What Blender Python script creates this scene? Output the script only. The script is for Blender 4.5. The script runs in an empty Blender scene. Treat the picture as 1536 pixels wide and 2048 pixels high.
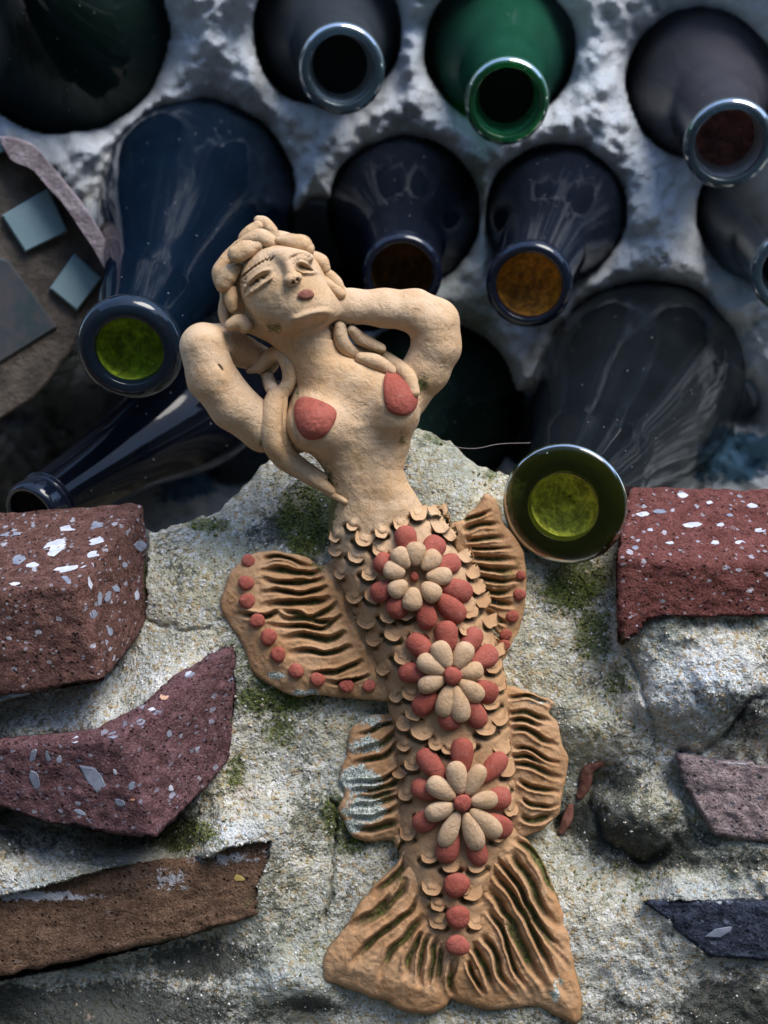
import bpy, math, random
import numpy as np
from mathutils import Vector
random.seed(7); RNG = np.random.default_rng(11)
S = bpy.context.scene
COL = S.collection
R = math.radians

# ------------------------------------------------------------------ camera, world, sun, exposure
U = 0.000122              # metres per unit; every length below is in units of 0.122 mm
D = 2200.0                # distance of the reference plane, in units
PITCH = R(24)
CAM = np.array([0.0, 0.0, 1.30])
RIGHT = np.array([1.0, 0, 0]); FWD = np.array([0, math.cos(PITCH), -math.sin(PITCH)])
UP = np.array([0, math.sin(PITCH), math.cos(PITCH)])
cd = bpy.data.cameras.new('camera'); cam = bpy.data.objects.new('camera', cd); COL.objects.link(cam)
cam.location = CAM; cam.rotation_euler = (R(90) - PITCH, 0, 0)
cd.sensor_fit = 'VERTICAL'; cd.sensor_height = 24; cd.lens = 24 * D / 2048
cd.clip_start = 0.01; cd.clip_end = 100
cd.dof.use_dof = True; cd.dof.focus_distance = (D - 100) * U; cd.dof.aperture_fstop = 12
S.camera = cam
SUN_EL, SUN_AZ = R(68), R(104)      # azimuth clockwise from +Y
w = bpy.data.worlds.new('World'); S.world = w; w.use_nodes = True
nt = w.node_tree; bg = nt.nodes['Background']
sky = nt.nodes.new('ShaderNodeTexSky'); sky.sky_type = 'NISHITA'; sky.sun_disc = False
sky.sun_elevation = SUN_EL; sky.sun_rotation = SUN_AZ; sky.air_density = 1.0; sky.dust_density = 0.7; sky.ozone_density = 2.0
nt.links.new(sky.outputs[0], bg.inputs[0]); bg.inputs[1].default_value = 0.15
sd = bpy.data.lights.new('sun', 'SUN'); sun = bpy.data.objects.new('sun', sd); COL.objects.link(sun)
sd.energy = 1.35; sd.angle = R(34); sd.color = (1, 0.95, 0.87)
sdir = Vector((math.sin(SUN_AZ) * math.cos(SUN_EL), math.cos(SUN_AZ) * math.cos(SUN_EL), math.sin(SUN_EL)))
sun.rotation_euler = sdir.to_track_quat('Z', 'Y').to_euler()
S.view_settings.view_transform = 'Standard'; S.view_settings.look = 'None'; S.view_settings.gamma = 1
S.view_settings.use_curve_mapping = False
S.view_settings.exposure = 1.6

# ------------------------------------------------------------------ helpers
def W(x, y, h):
    """a point seen at column x, row y whose height towards the viewer over the wall plane is h -> world metres"""
    x = np.asarray(x, float); y = np.asarray(y, float); h = np.asarray(h, float)
    d = D - h
    X = (x - 768) / D * d; Y = -(y - 1024) / D * d
    return CAM + U * (X[..., None] * RIGHT + Y[..., None] * UP + d[..., None] * FWD)

def vnoise(P, seed=0):
    i = np.floor(P).astype(np.int64); f = P - i; f = f * f * (3 - 2 * f)
    def hsh(a, b, c):
        n = (a * 73856093) ^ (b * 19349663) ^ (c * 83492791) ^ (seed * 2654435761 & 0xffffffff)
        n = (n ^ (n >> 13)) * 1274126177 & 0x7fffffff
        n = (n ^ (n >> 16)) * 668265263 & 0x7fffffff
        return ((n ^ (n >> 15)) & 0xffff) / 65535.0
    r = 0
    for dx in (0, 1):
        for dy in (0, 1):
            for dz in (0, 1):
                wgt = (f[..., 0] if dx else 1 - f[..., 0]) * (f[..., 1] if dy else 1 - f[..., 1]) * (f[..., 2] if dz else 1 - f[..., 2])
                r = r + wgt * hsh(i[..., 0] + dx, i[..., 1] + dy, i[..., 2] + dz)
    return r * 2 - 1
def fbm(P, scale, octv=3, seed=0):
    r = 0; a = 1; t = 0
    for o in range(octv):
        r = r + a * vnoise(P / scale * 2 ** o + 17.3 * o, seed + o); t += a; a *= .5
    return r / t

ORG = {}
def tag(o, label=None, cat=None, group=None, kind=None):
    if label: o['label'] = label
    if cat: o['category'] = cat
    if group: o['group'] = group
    if kind: o['kind'] = kind
    return o
def empty(name, p):
    o = bpy.data.objects.new(name, None); COL.objects.link(o); o.empty_display_size = .01
    o.location = p; ORG[o] = np.array(p, float); return o
def mk(name, V, F, mat, parent=None, attrs=None, smooth=True, origin=None):
    """V world verts (N,3); F list of faces or int array (M,4)"""
    V = np.asarray(V, float)
    org = V.mean(0) if origin is None else np.array(origin, float)
    me = bpy.data.meshes.new(name)
    if isinstance(F, np.ndarray):
        k = F.shape[1]
        me.vertices.add(len(V)); me.vertices.foreach_set('co', (V - org).astype(np.float32).ravel())
        me.loops.add(F.size); me.loops.foreach_set('vertex_index', F.astype(np.int32).ravel())
        me.polygons.add(len(F)); me.polygons.foreach_set('loop_start', np.arange(0, F.size, k, dtype=np.int32))
        me.update(calc_edges=True)
    else:
        me.from_pydata((V - org).tolist(), [], F); me.update()
    if smooth: me.polygons.foreach_set('use_smooth', [True] * len(me.polygons))
    for an, vals in (attrs or {}).items():
        a = me.attributes.new(an, 'FLOAT', 'POINT'); a.data.foreach_set('value', np.asarray(vals, np.float32))
    me.materials.append(mat)
    o = bpy.data.objects.new(name, me); COL.objects.link(o)
    ORG[o] = org
    if parent is not None:
        o.parent = parent; o.location = org - ORG[parent]
    else: o.location = org
    return o

def gridfaces(n, m, closed_m=False):
    i = np.arange(n - 1)[:, None]; j = np.arange(m if closed_m else m - 1)[None, :]
    j2 = (j + 1) % m
    return np.stack([(i * m + j), (i * m + j2), ((i + 1) * m + j2), ((i + 1) * m + j)], -1).reshape(-1, 4)

class Vol:
    def __init__(s, lo, hi, st):
        s.lo = np.array(lo, float); s.st = st
        s.n = np.ceil((np.array(hi) - s.lo) / st).astype(int) + 1
        s.v = np.full(s.n, 60.0, np.float32)
        s.ax = [s.lo[i] + st * np.arange(s.n[i]) for i in range(3)]
    def region(s, lo, hi):
        a = np.clip(np.floor((np.array(lo) - s.lo) / s.st).astype(int), 0, s.n); b = np.clip(np.ceil((np.array(hi) - s.lo) / s.st).astype(int) + 1, 0, s.n)
        sl = tuple(slice(a[i], b[i]) for i in range(3))
        X = s.ax[0][sl[0]][:, None, None].astype(np.float32); Y = s.ax[1][sl[1]][None, :, None].astype(np.float32); Z = s.ax[2][sl[2]][None, None, :].astype(np.float32)
        return sl, X, Y, Z
    def put(s, sl, d, k):
        a = s.v[sl]; d = np.broadcast_to(d, a.shape)
        if k > 0:
            h = np.maximum(k - np.abs(a - d), 0) / k
            s.v[sl] = np.minimum(a, d) - h * h * k / 4
        else: s.v[sl] = np.minimum(a, d)
    def cone(s, a, b, ra, rb, k=12, hs=1.0):
        a = np.array(a, float); b = np.array(b, float); m = max(ra, rb) + k + 6
        sl, X, Y, Z = s.region(np.minimum(a, b) - m, np.maximum(a, b) + m)
        ab = b - a; ab2 = ab.copy(); L = (ab ** 2).sum() + 1e-9
        t = np.clip(((X - a[0]) * ab[0] + (Y - a[1]) * ab[1] + (Z - a[2]) * ab[2]) / L, 0, 1)
        d = np.sqrt((X - a[0] - t * ab[0]) ** 2 + (Y - a[1] - t * ab[1]) ** 2 + ((Z - a[2] - t * ab[2]) / hs) ** 2) - (ra + (rb - ra) * t)
        s.put(sl, d, k)
    def chain(s, pts, k=12, hs=1.0):
        for p, q in zip(pts, pts[1:]): s.cone(p[:3], q[:3], p[3], q[3], k, hs)
    def ell(s, c, r, e1=(1, 0), k=12):
        m = max(r) + k + 6; sl, X, Y, Z = s.region(np.array(c) - m, np.array(c) + m)
        n = math.hypot(*e1); ux, uy = e1[0] / n, e1[1] / n
        A = (X - c[0]) * ux + (Y - c[1]) * uy; B = -(X - c[0]) * uy + (Y - c[1]) * ux; C = Z - c[2]
        q = np.sqrt((A / r[0]) ** 2 + (B / r[1]) ** 2 + (C / r[2]) ** 2)
        g = np.sqrt((A / r[0] ** 2) ** 2 + (B / r[1] ** 2) ** 2 + (C / r[2] ** 2) ** 2) + 1e-6
        s.put(sl, q * (q - 1) / g, k)
    def mesh(s):
        v = s.v; sg = v < 0; nx, ny, nz = v.shape
        cells = []; pos = []; quads = []
        for ax in range(3):
            a = [slice(None)] * 3; b = [slice(None)] * 3; a[ax] = slice(0, -1); b[ax] = slice(1, None)
            idx = np.array(np.nonzero(sg[tuple(a)] != sg[tuple(b)]))
            o1, o2 = [(1, 2), (2, 0), (0, 1)][ax]
            ok = (idx[o1] > 0) & (idx[o2] > 0) & (idx[o1] < v.shape[o1] - 1) & (idx[o2] < v.shape[o2] - 1)
            idx = idx[:, ok]
            i2 = idx.copy(); i2[ax] += 1
            va = v[tuple(idx)]; vb = v[tuple(i2)]; t = va / (va - vb)
            p = idx.astype(np.float32).copy(); p[ax] += t
            q = []
            for d1, d2 in ((0, 0), (-1, 0), (-1, -1), (0, -1)):
                c = idx.copy(); c[o1] += d1; c[o2] += d2
                lin = (c[0] * ny + c[1]) * nz + c[2]
                q.append(lin); cells.append(lin); pos.append(p)
            q = np.stack(q, 1); flip = va < 0
            q[~flip] = q[~flip][:, ::-1]
            quads.append(q)
        cells = np.concatenate(cells); pos = np.concatenate(pos, 1)
        uq, inv = np.unique(cells, return_inverse=True)
        cnt = np.bincount(inv)
        V = np.stack([np.bincount(inv, pos[i]) / cnt for i in range(3)], 1) * s.st + s.lo
        F = np.searchsorted(uq, np.concatenate(quads))
        return V, F[:, ::-1]

def polydist(x, y, pts, closed=False):
    """distance, parameter 0..1 and signed side to a polyline"""
    P = np.array(pts, float)
    if closed: P = np.vstack([P, P[:1]])
    seg = np.hypot(*(P[1:] - P[:-1]).T); cum = np.concatenate([[0], np.cumsum(seg)])
    best = np.full(np.shape(x), 1e9); T = np.zeros(np.shape(x)); side = np.zeros(np.shape(x))
    for i in range(len(P) - 1):
        a, b = P[i], P[i + 1]; ab = b - a; L = (ab ** 2).sum() + 1e-9
        t = np.clip(((x - a[0]) * ab[0] + (y - a[1]) * ab[1]) / L, 0, 1)
        dx = x - a[0] - t * ab[0]; dy = y - a[1] - t * ab[1]; d = np.hypot(dx, dy); m = d < best
        best = np.where(m, d, best); T = np.where(m, (cum[i] + t * seg[i]) / cum[-1], T)
        side = np.where(m, np.sign(ab[0] * dy - ab[1] * dx), side)
    return best, T, side
def sdpoly(x, y, pts):
    d, _, _ = polydist(x, y, pts, True)
    P = np.array(pts, float); ins = np.zeros(np.shape(x), bool)
    j = len(P) - 1
    for i in range(len(P)):
        c = ((P[i, 1] > y) != (P[j, 1] > y)) & (x < (P[j, 0] - P[i, 0]) * (y - P[i, 1]) / (P[j, 1] - P[i, 1] + 1e-9) + P[i, 0])
        ins ^= c; j = i
    return np.where(ins, -d, d)
def smooth_curve(pts, n=6, closed=False):
    P = [np.array(p, float) for p in pts]; out = []
    N = len(P); rng = range(N) if closed else range(N - 1)
    for i in rng:
        if closed: p0, p1, p2, p3 = P[i - 1], P[i], P[(i + 1) % N], P[(i + 2) % N]
        else: p0, p1, p2, p3 = P[max(i - 1, 0)], P[i], P[i + 1], P[min(i + 2, N - 1)]
        for k in range(n):
            t = k / n
            out.append(.5 * ((2 * p1) + (-p0 + p2) * t + (2 * p0 - 5 * p1 + 4 * p2 - p3) * t * t + (-p0 + 3 * p1 - 3 * p2 + p3) * t ** 3))
    if not closed: out.append(P[-1])
    return np.array(out)

def lathe(A, B, prof, seg=64, wob=0.0, seed=0):
    """A,B in world; prof list of (t,r) in units along A->B; returns V,F"""
    A = np.array(A); B = np.array(B); ax = (B - A) / np.linalg.norm(B - A)
    p = np.cross(ax, [0, 0, 1.0]); p /= np.linalg.norm(p); q = np.cross(ax, p)
    th = np.linspace(0, 2 * np.pi, seg, endpoint=False)
    V = []
    for t, r in prof:
        rr = r * (1 + wob * np.sin(3 * th + seed + t * .01))
        V.append(A + ax * t * U + U * rr[:, None] * (np.cos(th)[:, None] * p + np.sin(th)[:, None] * q))
    return np.concatenate(V), gridfaces(len(prof), seg, True)

# ------------------------------------------------------------------ materials
class M:
    def __init__(s, name, rough=.8, spec=.3):
        s.m = bpy.data.materials.new(name); s.m.use_nodes = True; s.t = s.m.node_tree
        s.b = s.t.nodes['Principled BSDF']; s.out = s.t.nodes['Material Output']
        s.b.inputs['Roughness'].default_value = rough; s.b.inputs['Specular IOR Level'].default_value = spec
        g = s.t.nodes.new('ShaderNodeNewGeometry'); v = s.t.nodes.new('ShaderNodeVectorMath'); v.operation = 'SCALE'
        v.inputs['Scale'].default_value = 1 / U; s.t.links.new(g.outputs['Position'], v.inputs[0]); s.pos = v.outputs[0]
        s.h = None
    def L(s, a, b): s.t.links.new(a, b)
    def _in(s, sock, v):
        if isinstance(v, bpy.types.NodeSocket): s.L(v, sock)
        elif isinstance(v, (tuple, list)): sock.default_value = (*v, 1) if len(v) == 3 and sock.type == 'RGBA' else v
        else: sock.default_value = v
    def noise(s, size, detail=4, rough=.6, dist=0, pos=None):
        n = s.t.nodes.new('ShaderNodeTexNoise'); n.inputs['Scale'].default_value = 1 / size; n.inputs['Detail'].default_value = detail
        n.inputs['Roughness'].default_value = rough; n.inputs['Distortion'].default_value = dist; s.L(pos or s.pos, n.inputs['Vector']); return n.outputs[0]
    def vor(s, size, feature='F1', out=0, rnd=1, pos=None):
        n = s.t.nodes.new('ShaderNodeTexVoronoi'); n.feature = feature; n.inputs['Scale'].default_value = 1 / size
        n.inputs['Randomness'].default_value = rnd; s.L(pos or s.pos, n.inputs['Vector']); return n.outputs[out]
    def ramp(s, f, a, b, lo=0.0, hi=1.0):
        n = s.t.nodes.new('ShaderNodeMapRange'); n.interpolation_type = 'SMOOTHSTEP'
        s._in(n.inputs[0], f); n.inputs[1].default_value = a; n.inputs[2].default_value = b; n.inputs[3].default_value = lo; n.inputs[4].default_value = hi
        return n.outputs[0]
    def math(s, op, a, b=0.0):
        n = s.t.nodes.new('ShaderNodeMath'); n.operation = op; s._in(n.inputs[0], a); s._in(n.inputs[1], b); return n.outputs[0]
    def mix(s, f, a, b, mode='MIX'):
        n = s.t.nodes.new('ShaderNodeMix'); n.data_type = 'RGBA'; n.blend_type = mode
        s._in(n.inputs[0], f); s._in(n.inputs[6], a); s._in(n.inputs[7], b); return n.outputs[2]
    def attr(s, name):
        n = s.t.nodes.new('ShaderNodeAttribute'); n.attribute_name = name; return n.outputs['Fac']
    def bump(s, h, dist, strength=1.0):
        n = s.t.nodes.new('ShaderNodeBump'); n.inputs['Strength'].default_value = strength; n.inputs['Distance'].default_value = dist * U
        s.L(h, n.inputs['Height'])
        if s.h: s.L(s.h, n.inputs['Normal'])
        s.h = n.outputs[0]; s.L(s.h, s.b.inputs['Normal'])
    def col(s, c): s._in(s.b.inputs['Base Color'], c)
    def sep(s, sock):
        n = s.t.nodes.new('ShaderNodeSeparateColor'); s.L(sock, n.inputs[0]); return n.outputs

def clay_mat(name, base, alt, pale, moss=True, grooves=False):
    m = M(name, .82, .25)
    c = m.mix(m.ramp(m.noise(110, 6, .7), .38, .64), tuple(v * k for v, k in zip(base, (.93, .88, .80))), alt)
    c = m.mix(m.ramp(m.noise(26, 5, .7), .52, .75, 0, .55), c, pale)
    c = m.mix(m.ramp(m.noise(7, 2), .62, .75, 0, .35), c, tuple(.55 * v for v in base))
    sp = m.vor(13); c = m.mix(m.math('MULTIPLY', m.ramp(sp, .13, .09, 0, .7), m.ramp(m.noise(60), .5, .62, .1 if not moss else .2, .9 if moss else .25)), c, (.70, .62, .50))          # pale grit
    sp2 = m.vor(17, pos=m.pos); c = m.mix(m.math('MULTIPLY', m.ramp(m.vor(9), .12, .07), m.ramp(m.noise(40), .5, .6)), c, (.08, .055, .03))
    c = m.mix(m.attr('brown'), c, m.mix(m.ramp(m.noise(50, 4), .35, .7), (.37, .20, .095), (.45, .265, .135)))
    if not moss:
        c = m.mix(m.ramp(m.noise(20, 6, .8), .54, .66, 0, .55), c, tuple(.45 * v + .01 for v in base))
        c = m.mix(m.ramp(m.noise(13, 6, .8), .60, .70, 0, .35), c, (.50, .42, .36))
    if moss:
        c = m.mix(m.ramp(m.math('ADD', m.attr('recess_dark'), m.math('MULTIPLY', m.math('SUBTRACT', m.noise(12, 4, .7), .5), .8)), .25, .75, 0, .75), c, (.10, .075, .035))
        g = m.attr('moss'); g = m.math('ADD', g, m.math('MULTIPLY', m.math('SUBTRACT', m.noise(14, 6, .75), .5), 1.3))
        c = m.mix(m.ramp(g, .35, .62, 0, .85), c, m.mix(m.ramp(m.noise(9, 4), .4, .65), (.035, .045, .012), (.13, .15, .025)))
        l = m.attr('lichen'); l = m.math('ADD', l, m.math('MULTIPLY', m.math('SUBTRACT', m.noise(18, 6, .8), .5), 1.6))
        lc = m.mix(m.ramp(m.noise(4, 3), .4, .6), (.62, .64, .58), (.16, .19, .13))
        c = m.mix(m.ramp(l, .5, .6), c, lc)
    c = m.mix(m.ramp(m.noise(60, 7, .8, .8), .60, .70, 0, .40), c, tuple(v * k for v, k in zip(base, (.55, .52, .50))))
    m.col(c)
    m.bump(m.noise(30, 5, .65), 2.4)
    m.bump(m.noise(6, 4, .7), 1.7)
    m.bump(m.ramp(m.noise(44, 2, .5, 1.2), .485, .515), -.5 if moss else -.35)
    m.bump(m.ramp(m.vor(9), .12, .05, 0, -1), 1.2)
    return m.m
CLAY = clay_mat('buff_clay', (.58, .385, .22), (.62, .44, .275), (.68, .51, .35))
CLAYB = clay_mat('buff_clay_petal', (.52, .345, .205), (.56, .385, .24), (.60, .44, .30), moss=False)
FIN = clay_mat('brown_clay', (.42, .235, .115), (.48, .285, .15), (.52, .34, .20))
RED = clay_mat('red_clay', (.33, .080, .056), (.37, .10, .07), (.38, .14, .10), moss=False)

def mortar_mat():
    m = M('mortar', .92, .15)
    n1 = m.noise(6.5, 3, .65); n2 = m.noise(17, 5, .75)
    base = m.mix(m.ramp(m.noise(120, 4, .6), .35, .65), (.62, .575, .44), (.50, .48, .41))
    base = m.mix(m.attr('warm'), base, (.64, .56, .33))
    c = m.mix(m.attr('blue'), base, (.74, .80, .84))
    # sand grains
    cell = m.sep(m.vor(7.5, out=1))
    c = m.mix(m.ramp(cell[0], .70, .8, 0, .8), c, (.78, .76, .70))
    c = m.mix(m.ramp(cell[1], .82, .88, 0, .7), c, (.50, .34, .15))
    dk = m.math('ADD', m.math('MULTIPLY', n2, .6), m.math('MULTIPLY', n1, .4))
    dk2 = m.math('ADD', m.math('SUBTRACT', dk, m.math('MULTIPLY', m.math('SUBTRACT', m.noise(130, 6, .65), .5), .62)), m.math('MULTIPLY', m.attr('blue'), .045)); c = m.mix(m.ramp(dk2, .49, .39, 0, .84), c, m.mix(m.ramp(m.noise(40, 3), .4, .6), (.06, .07, .05), (.15, .15, .09)))
    c = m.mix(m.ramp(m.noise(240, 5, .65), .42, .68, 0, .6), c, (.22, .25, .19))
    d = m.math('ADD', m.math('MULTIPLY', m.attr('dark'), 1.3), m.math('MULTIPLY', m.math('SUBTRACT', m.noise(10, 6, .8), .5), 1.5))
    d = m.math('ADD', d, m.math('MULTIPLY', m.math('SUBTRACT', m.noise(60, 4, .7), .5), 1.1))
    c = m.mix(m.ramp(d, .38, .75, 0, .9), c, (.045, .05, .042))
    g = m.math('ADD', m.math('MULTIPLY', m.attr('moss'), 1.2), m.math('MULTIPLY', m.math('SUBTRACT', m.noise(12, 6, .8), .5), 1.4))
    g = m.math('ADD', g, m.math('MULTIPLY', m.math('SUBTRACT', m.noise(80, 3), .5), .9))
    mc = m.mix(m.ramp(n1, .4, .6), (.03, .045, .01), (.15, .18, .035))
    c = m.mix(m.ramp(g, .42, .72, 0, .85), c, mc)
    c = m.mix(m.ramp(m.noise(70, 5, .7), .60, .72, 0, .4), c, (.68, .47, .38))
    m.col(c)
    m.bump(m.noise(60, 5, .7), 14); m.bump(m.noise(26, 5, .7), 9); m.bump(dk, 9); m.bump(m.ramp(m.vor(38), .16, .08, 0, -1), 5); m.bump(m.ramp(m.vor(7.5), 0, .6, 1, 0), 1.8)
    return m.m
MORTAR = mortar_mat()

def brick_mat(name, a, b, chip, chips=.5, lich=.2, pale=(.6, .6, .64)):
    m = M(name, .88, .2)
    c = m.mix(m.ramp(m.noise(22, 5, .7), .35, .65), a, b)
    c = m.mix(m.ramp(m.noise(6, 3, .7), .5, .62, 0, .6), c, tuple(.4 * v for v in a))
    c = m.mix(m.ramp(m.noise(4, 2), .58, .68, 0, .4), c, tuple(min(1, 1.9 * v + .03) for v in b))
    w_ = m.t.nodes.new('ShaderNodeVectorMath'); w_.operation = 'MULTIPLY'; m.L(m.pos, w_.inputs[0]); w_.inputs[1].default_value = (1, .8, 1.5)
    for sz, th, w in ((30, .20, .85), (15, .22, .6)):
        cl = m.sep(m.vor(sz, out=1, pos=w_.outputs[0])); dd = m.vor(sz, pos=w_.outputs[0])
        dd = m.math('ADD', dd, m.math('MULTIPLY', m.math('SUBTRACT', m.noise(12, 3, .6), .5), .55))
        k = m.math('MULTIPLY', m.ramp(dd, th + .02, th - .02), m.ramp(cl[0], 1 - chips, 1 - chips + .05))
        c = m.mix(m.math('MULTIPLY', k, w), c, m.mix(cl[1], chip, tuple(.55 * v for v in chip)))
    l = m.math('ADD', m.attr('lichen'), m.math('MULTIPLY', m.math('SUBTRACT', m.noise(16, 6, .8), .5), 1.5))
    c = m.mix(m.ramp(l, .5, .65, 0, .85), c, pale)
    g = m.math('ADD', m.attr('moss'), m.math('MULTIPLY', m.math('SUBTRACT', m.noise(12, 6, .8), .5), 1.4))
    c = m.mix(m.ramp(g, .45, .7, 0, .9), c, (.06, .075, .02))
    m.col(c)
    pit = m.math('MULTIPLY', m.ramp(m.vor(13), .30, .12), m.ramp(m.noise(30, 3), .45, .55))
    m.col(m.mix(m.math('MULTIPLY', pit, .75), c, tuple(.25 * v for v in a)))
    m.bump(m.noise(18, 6, .75), 8); m.bump(m.noise(5, 3, .6), 5); m.bump(m.math('MULTIPLY', pit, -1), 7)
    return m.m

def plaster_mat():
    m = M('white_plaster', .9, .15)
    c = m.mix(m.ramp(m.noise(220, 5, .6), .35, .65), (.72, .78, .84), (.84, .88, .91))
    c = m.mix(m.ramp(m.noise(75, 6, .75), .56, .72, 0, .35), c, (.40, .44, .46)); c = m.mix(m.ramp(m.noise(160, 5, .7), .56, .66, 0, .35), c, (.52, .49, .40))
    c = m.mix(m.ramp(m.noise(20, 4, .7), .62, .75, 0, .4), c, (.2, .23, .26))
    g = m.math('ADD', m.attr('moss'), m.math('MULTIPLY', m.math('SUBTRACT', m.noise(60, 5, .7), .5), 1.2))
    c = m.mix(m.ramp(g, .35, .8, 0, .7), c, (.17, .24, .13))
    b = m.math('ADD', m.attr('paint'), m.math('MULTIPLY', m.math('SUBTRACT', m.noise(70, 5, .7), .5), 1.1))
    c = m.mix(m.ramp(b, .4, .6, 0, .9), c, (.03, .16, .30))
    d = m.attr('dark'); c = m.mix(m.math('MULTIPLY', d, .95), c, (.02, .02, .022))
    m.col(c)
    m.bump(m.noise(70, 6, .75), 42); m.bump(m.noise(20, 5, .75), 20); m.bump(m.ramp(m.noise(90, 3, .6, 1.5), .49, .51), -8)
    return m.m
PLASTER = plaster_mat()

def simple(name, a, b, size=60, rough=.8, bump=0, spec=.3):
    m = M(name, rough, spec); m.col(m.mix(m.ramp(m.noise(size, 5, .65), .35, .65), a, b))
    if bump: m.bump(m.noise(size * .6, 5, .7), bump)
    return m.m

def shell_mat(name, tint, gloss=.05, dust=.12, dustc=(.25, .27, .3)):
    """thin coloured glass wall: tinted see-through, mirror by Fresnel, and a film of dust"""
    m = M(name, gloss, .5); t = m.t; t.nodes.remove(m.b)
    tr = t.nodes.new('ShaderNodeBsdfTransparent'); tr.inputs[0].default_value = (*tint, 1)
    gl = t.nodes.new('ShaderNodeBsdfGlossy'); gl.inputs['Roughness'].default_value = gloss
    df = t.nodes.new('ShaderNodeBsdfDiffuse'); df.inputs[0].default_value = (*dustc, 1)
    fr = t.nodes.new('ShaderNodeFresnel'); fr.inputs[0].default_value = 1.5
    bm = t.nodes.new('ShaderNodeBump'); bm.inputs['Strength'].default_value = .2; bm.inputs['Distance'].default_value = 1.2 * U
    t.links.new(m.noise(90, 3), bm.inputs['Height'])
    for n in (gl, fr): t.links.new(bm.outputs[0], n.inputs['Normal'])
    m1 = t.nodes.new('ShaderNodeMixShader'); t.links.new(fr.outputs[0], m1.inputs[0]); t.links.new(tr.outputs[0], m1.inputs[1]); t.links.new(gl.outputs[0], m1.inputs[2])
    m2 = t.nodes.new('ShaderNodeMixShader'); 
    f = m.ramp(m.noise(150, 4, .6), .35, .70, dust * .75, dust)
    dcol = m.mix(m.ramp(m.vor(34), .06, .035), dustc, (.42, .45, .48)); t.links.new(dcol, df.inputs[0]); f = m.math('ADD', f, m.ramp(m.vor(34), .06, .035, 0, .5))
    t.links.new(f, m2.inputs[0]); t.links.new(m1.outputs[0], m2.inputs[1]); t.links.new(df.outputs[0], m2.inputs[2])
    t.links.new(m2.outputs[0], m.out.inputs[0])
    return m.m
def thick_mat(name, tint, rough=.10, see=1):
    m = M(name, rough, .5); m.col(tint); m.b.inputs['Transmission Weight'].default_value = 1 if see else 0; m.b.inputs['IOR'].default_value = 1.48
    m.bump(m.noise(60, 3), 1.5)
    return m.m

# ------------------------------------------------------------------ the setting
GROUND = simple('garden_ground', (.06, .055, .04), (.12, .11, .09), 900)
DARKW = simple('shade_wall_render', (.10, .11, .09), (.17, .17, .15), 1500)
def quad_sheet(name, pts, mat):
    o = mk(name, pts, [[0, 1, 2, 3]], mat, smooth=False); return o
g = quad_sheet('ground', [(-30, -30, 0), (30, -30, 0), (30, 30, 0), (-30, 30, 0)], GROUND); tag(g, kind='structure')
def boxmesh(name, lo, hi, mat):
    x0, y0, z0 = lo; x1, y1, z1 = hi
    V = [(x0, y0, z0), (x1, y0, z0), (x1, y1, z0), (x0, y1, z0), (x0, y0, z1), (x1, y0, z1), (x1, y1, z1), (x0, y1, z1)]
    return mk(name, V, [[3, 2, 1, 0], [4, 5, 6, 7], [0, 1, 5, 4], [1, 2, 6, 5], [2, 3, 7, 6], [3, 0, 4, 7]], mat, smooth=False)
tag(boxmesh('shade_wall_back', (-3, -2.2, .01), (3, -2.0, 4.2), DARKW), kind='structure')  # unseen walls added to cut off low sky and front light
tag(boxmesh('shade_wall_left', (-3.2, -2.2, .01), (-3.0, 1.2, 3.6), DARKW), kind='structure')
tag(boxmesh('shade_wall_right', (3.0, -2.2, .01), (3.2, 1.2, 2.9), DARKW), kind='structure')

# ------------------------------------------------------------------ rear plaster wall with its bottles
# name, label, lip(x,y,h), r_lip, r_open, shoulder(x,y,h), r_body, style
BOT = [
 ('a', 'dark green thick lipped bottle at left, its mouth glowing green beside the raised clay elbow', (258, 703, -90), 112, 71, (405, 395, -1500), 322, 'darkgreen'),
 ('b', 'clear blue grey bottle at the top centre, round mouth dark inside', (684, 140, -640), 112, 84, (655, 62, -1650), 272, 'clear'),
 ('c', 'bright green bottle at the top, the only one with an emerald rim', (1014, 205, -620), 108, 83, (1000, 95, -1600), 268, 'green'),
 ('d', 'clear bottle in the top right corner with a pinkish lining', (1458, 290, -620), 112, 86, (1402, 165, -1600), 268, 'pink'),
 ('e', 'dark brown bottle straight above the bent clay arm, mouth half hidden by the arm', (804, 550, -560), 102, 78, (808, 425, -1500), 262, 'darkbrown'),
 ('f', 'dark bottle with a glowing amber mouth, right of the mermaid arm', (1057, 572, -480), 106, 80, (1112, 425, -1450), 236, 'amber'),
 ('g', 'big olive bottle with a yellow green mouth and wide flange, resting above the red brick', (1126, 1014, 30), 124, 69, (1285, 755, -1380), 318, 'olive'),
 ('h', 'huge dark bottle body filling the top left corner, mouth out of the frame', (-110, -190, -500), 120, 80, (125, 55, -1350), 350, 'darkgreen2'),
 ('i', 'clear grey bottle cut off by the right edge of the picture', (1592, 545, -560), 108, 82, (1520, 425, -1500), 225, 'clear'),
 ('j', 'black green bottle body low in the shadow behind the mermaid back', (770, 985, -480), 100, 74, (860, 820, -1500), 310, 'darkgreen2'),
 ('k', 'black bottle lying sideways at lower left with its neck towards the brick corner', (62, 1030, -330), 78, 60, (400, 815, -900), 170, 'darkblue'),
]
px_hole = []
for b in BOT:
    x, y, h = b[5]; px_hole.append((x, y, b[6] * D / (D - h)))
VOID = [(640, 470, 75), (700, 560, 110), (560, 560, 120), (1060, 850, 80), (480, 900, 70), (1480, 800, 30)]
xs = np.unique(np.concatenate([np.arange(-1200, -60, 30), np.arange(-60, 1600, 6), np.arange(1600, 2750, 30)]))
ys = np.unique(np.concatenate([np.arange(-1200, -60, 30), np.arange(-60, 1120, 6), np.arange(1120, 1700, 30)]))
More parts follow.
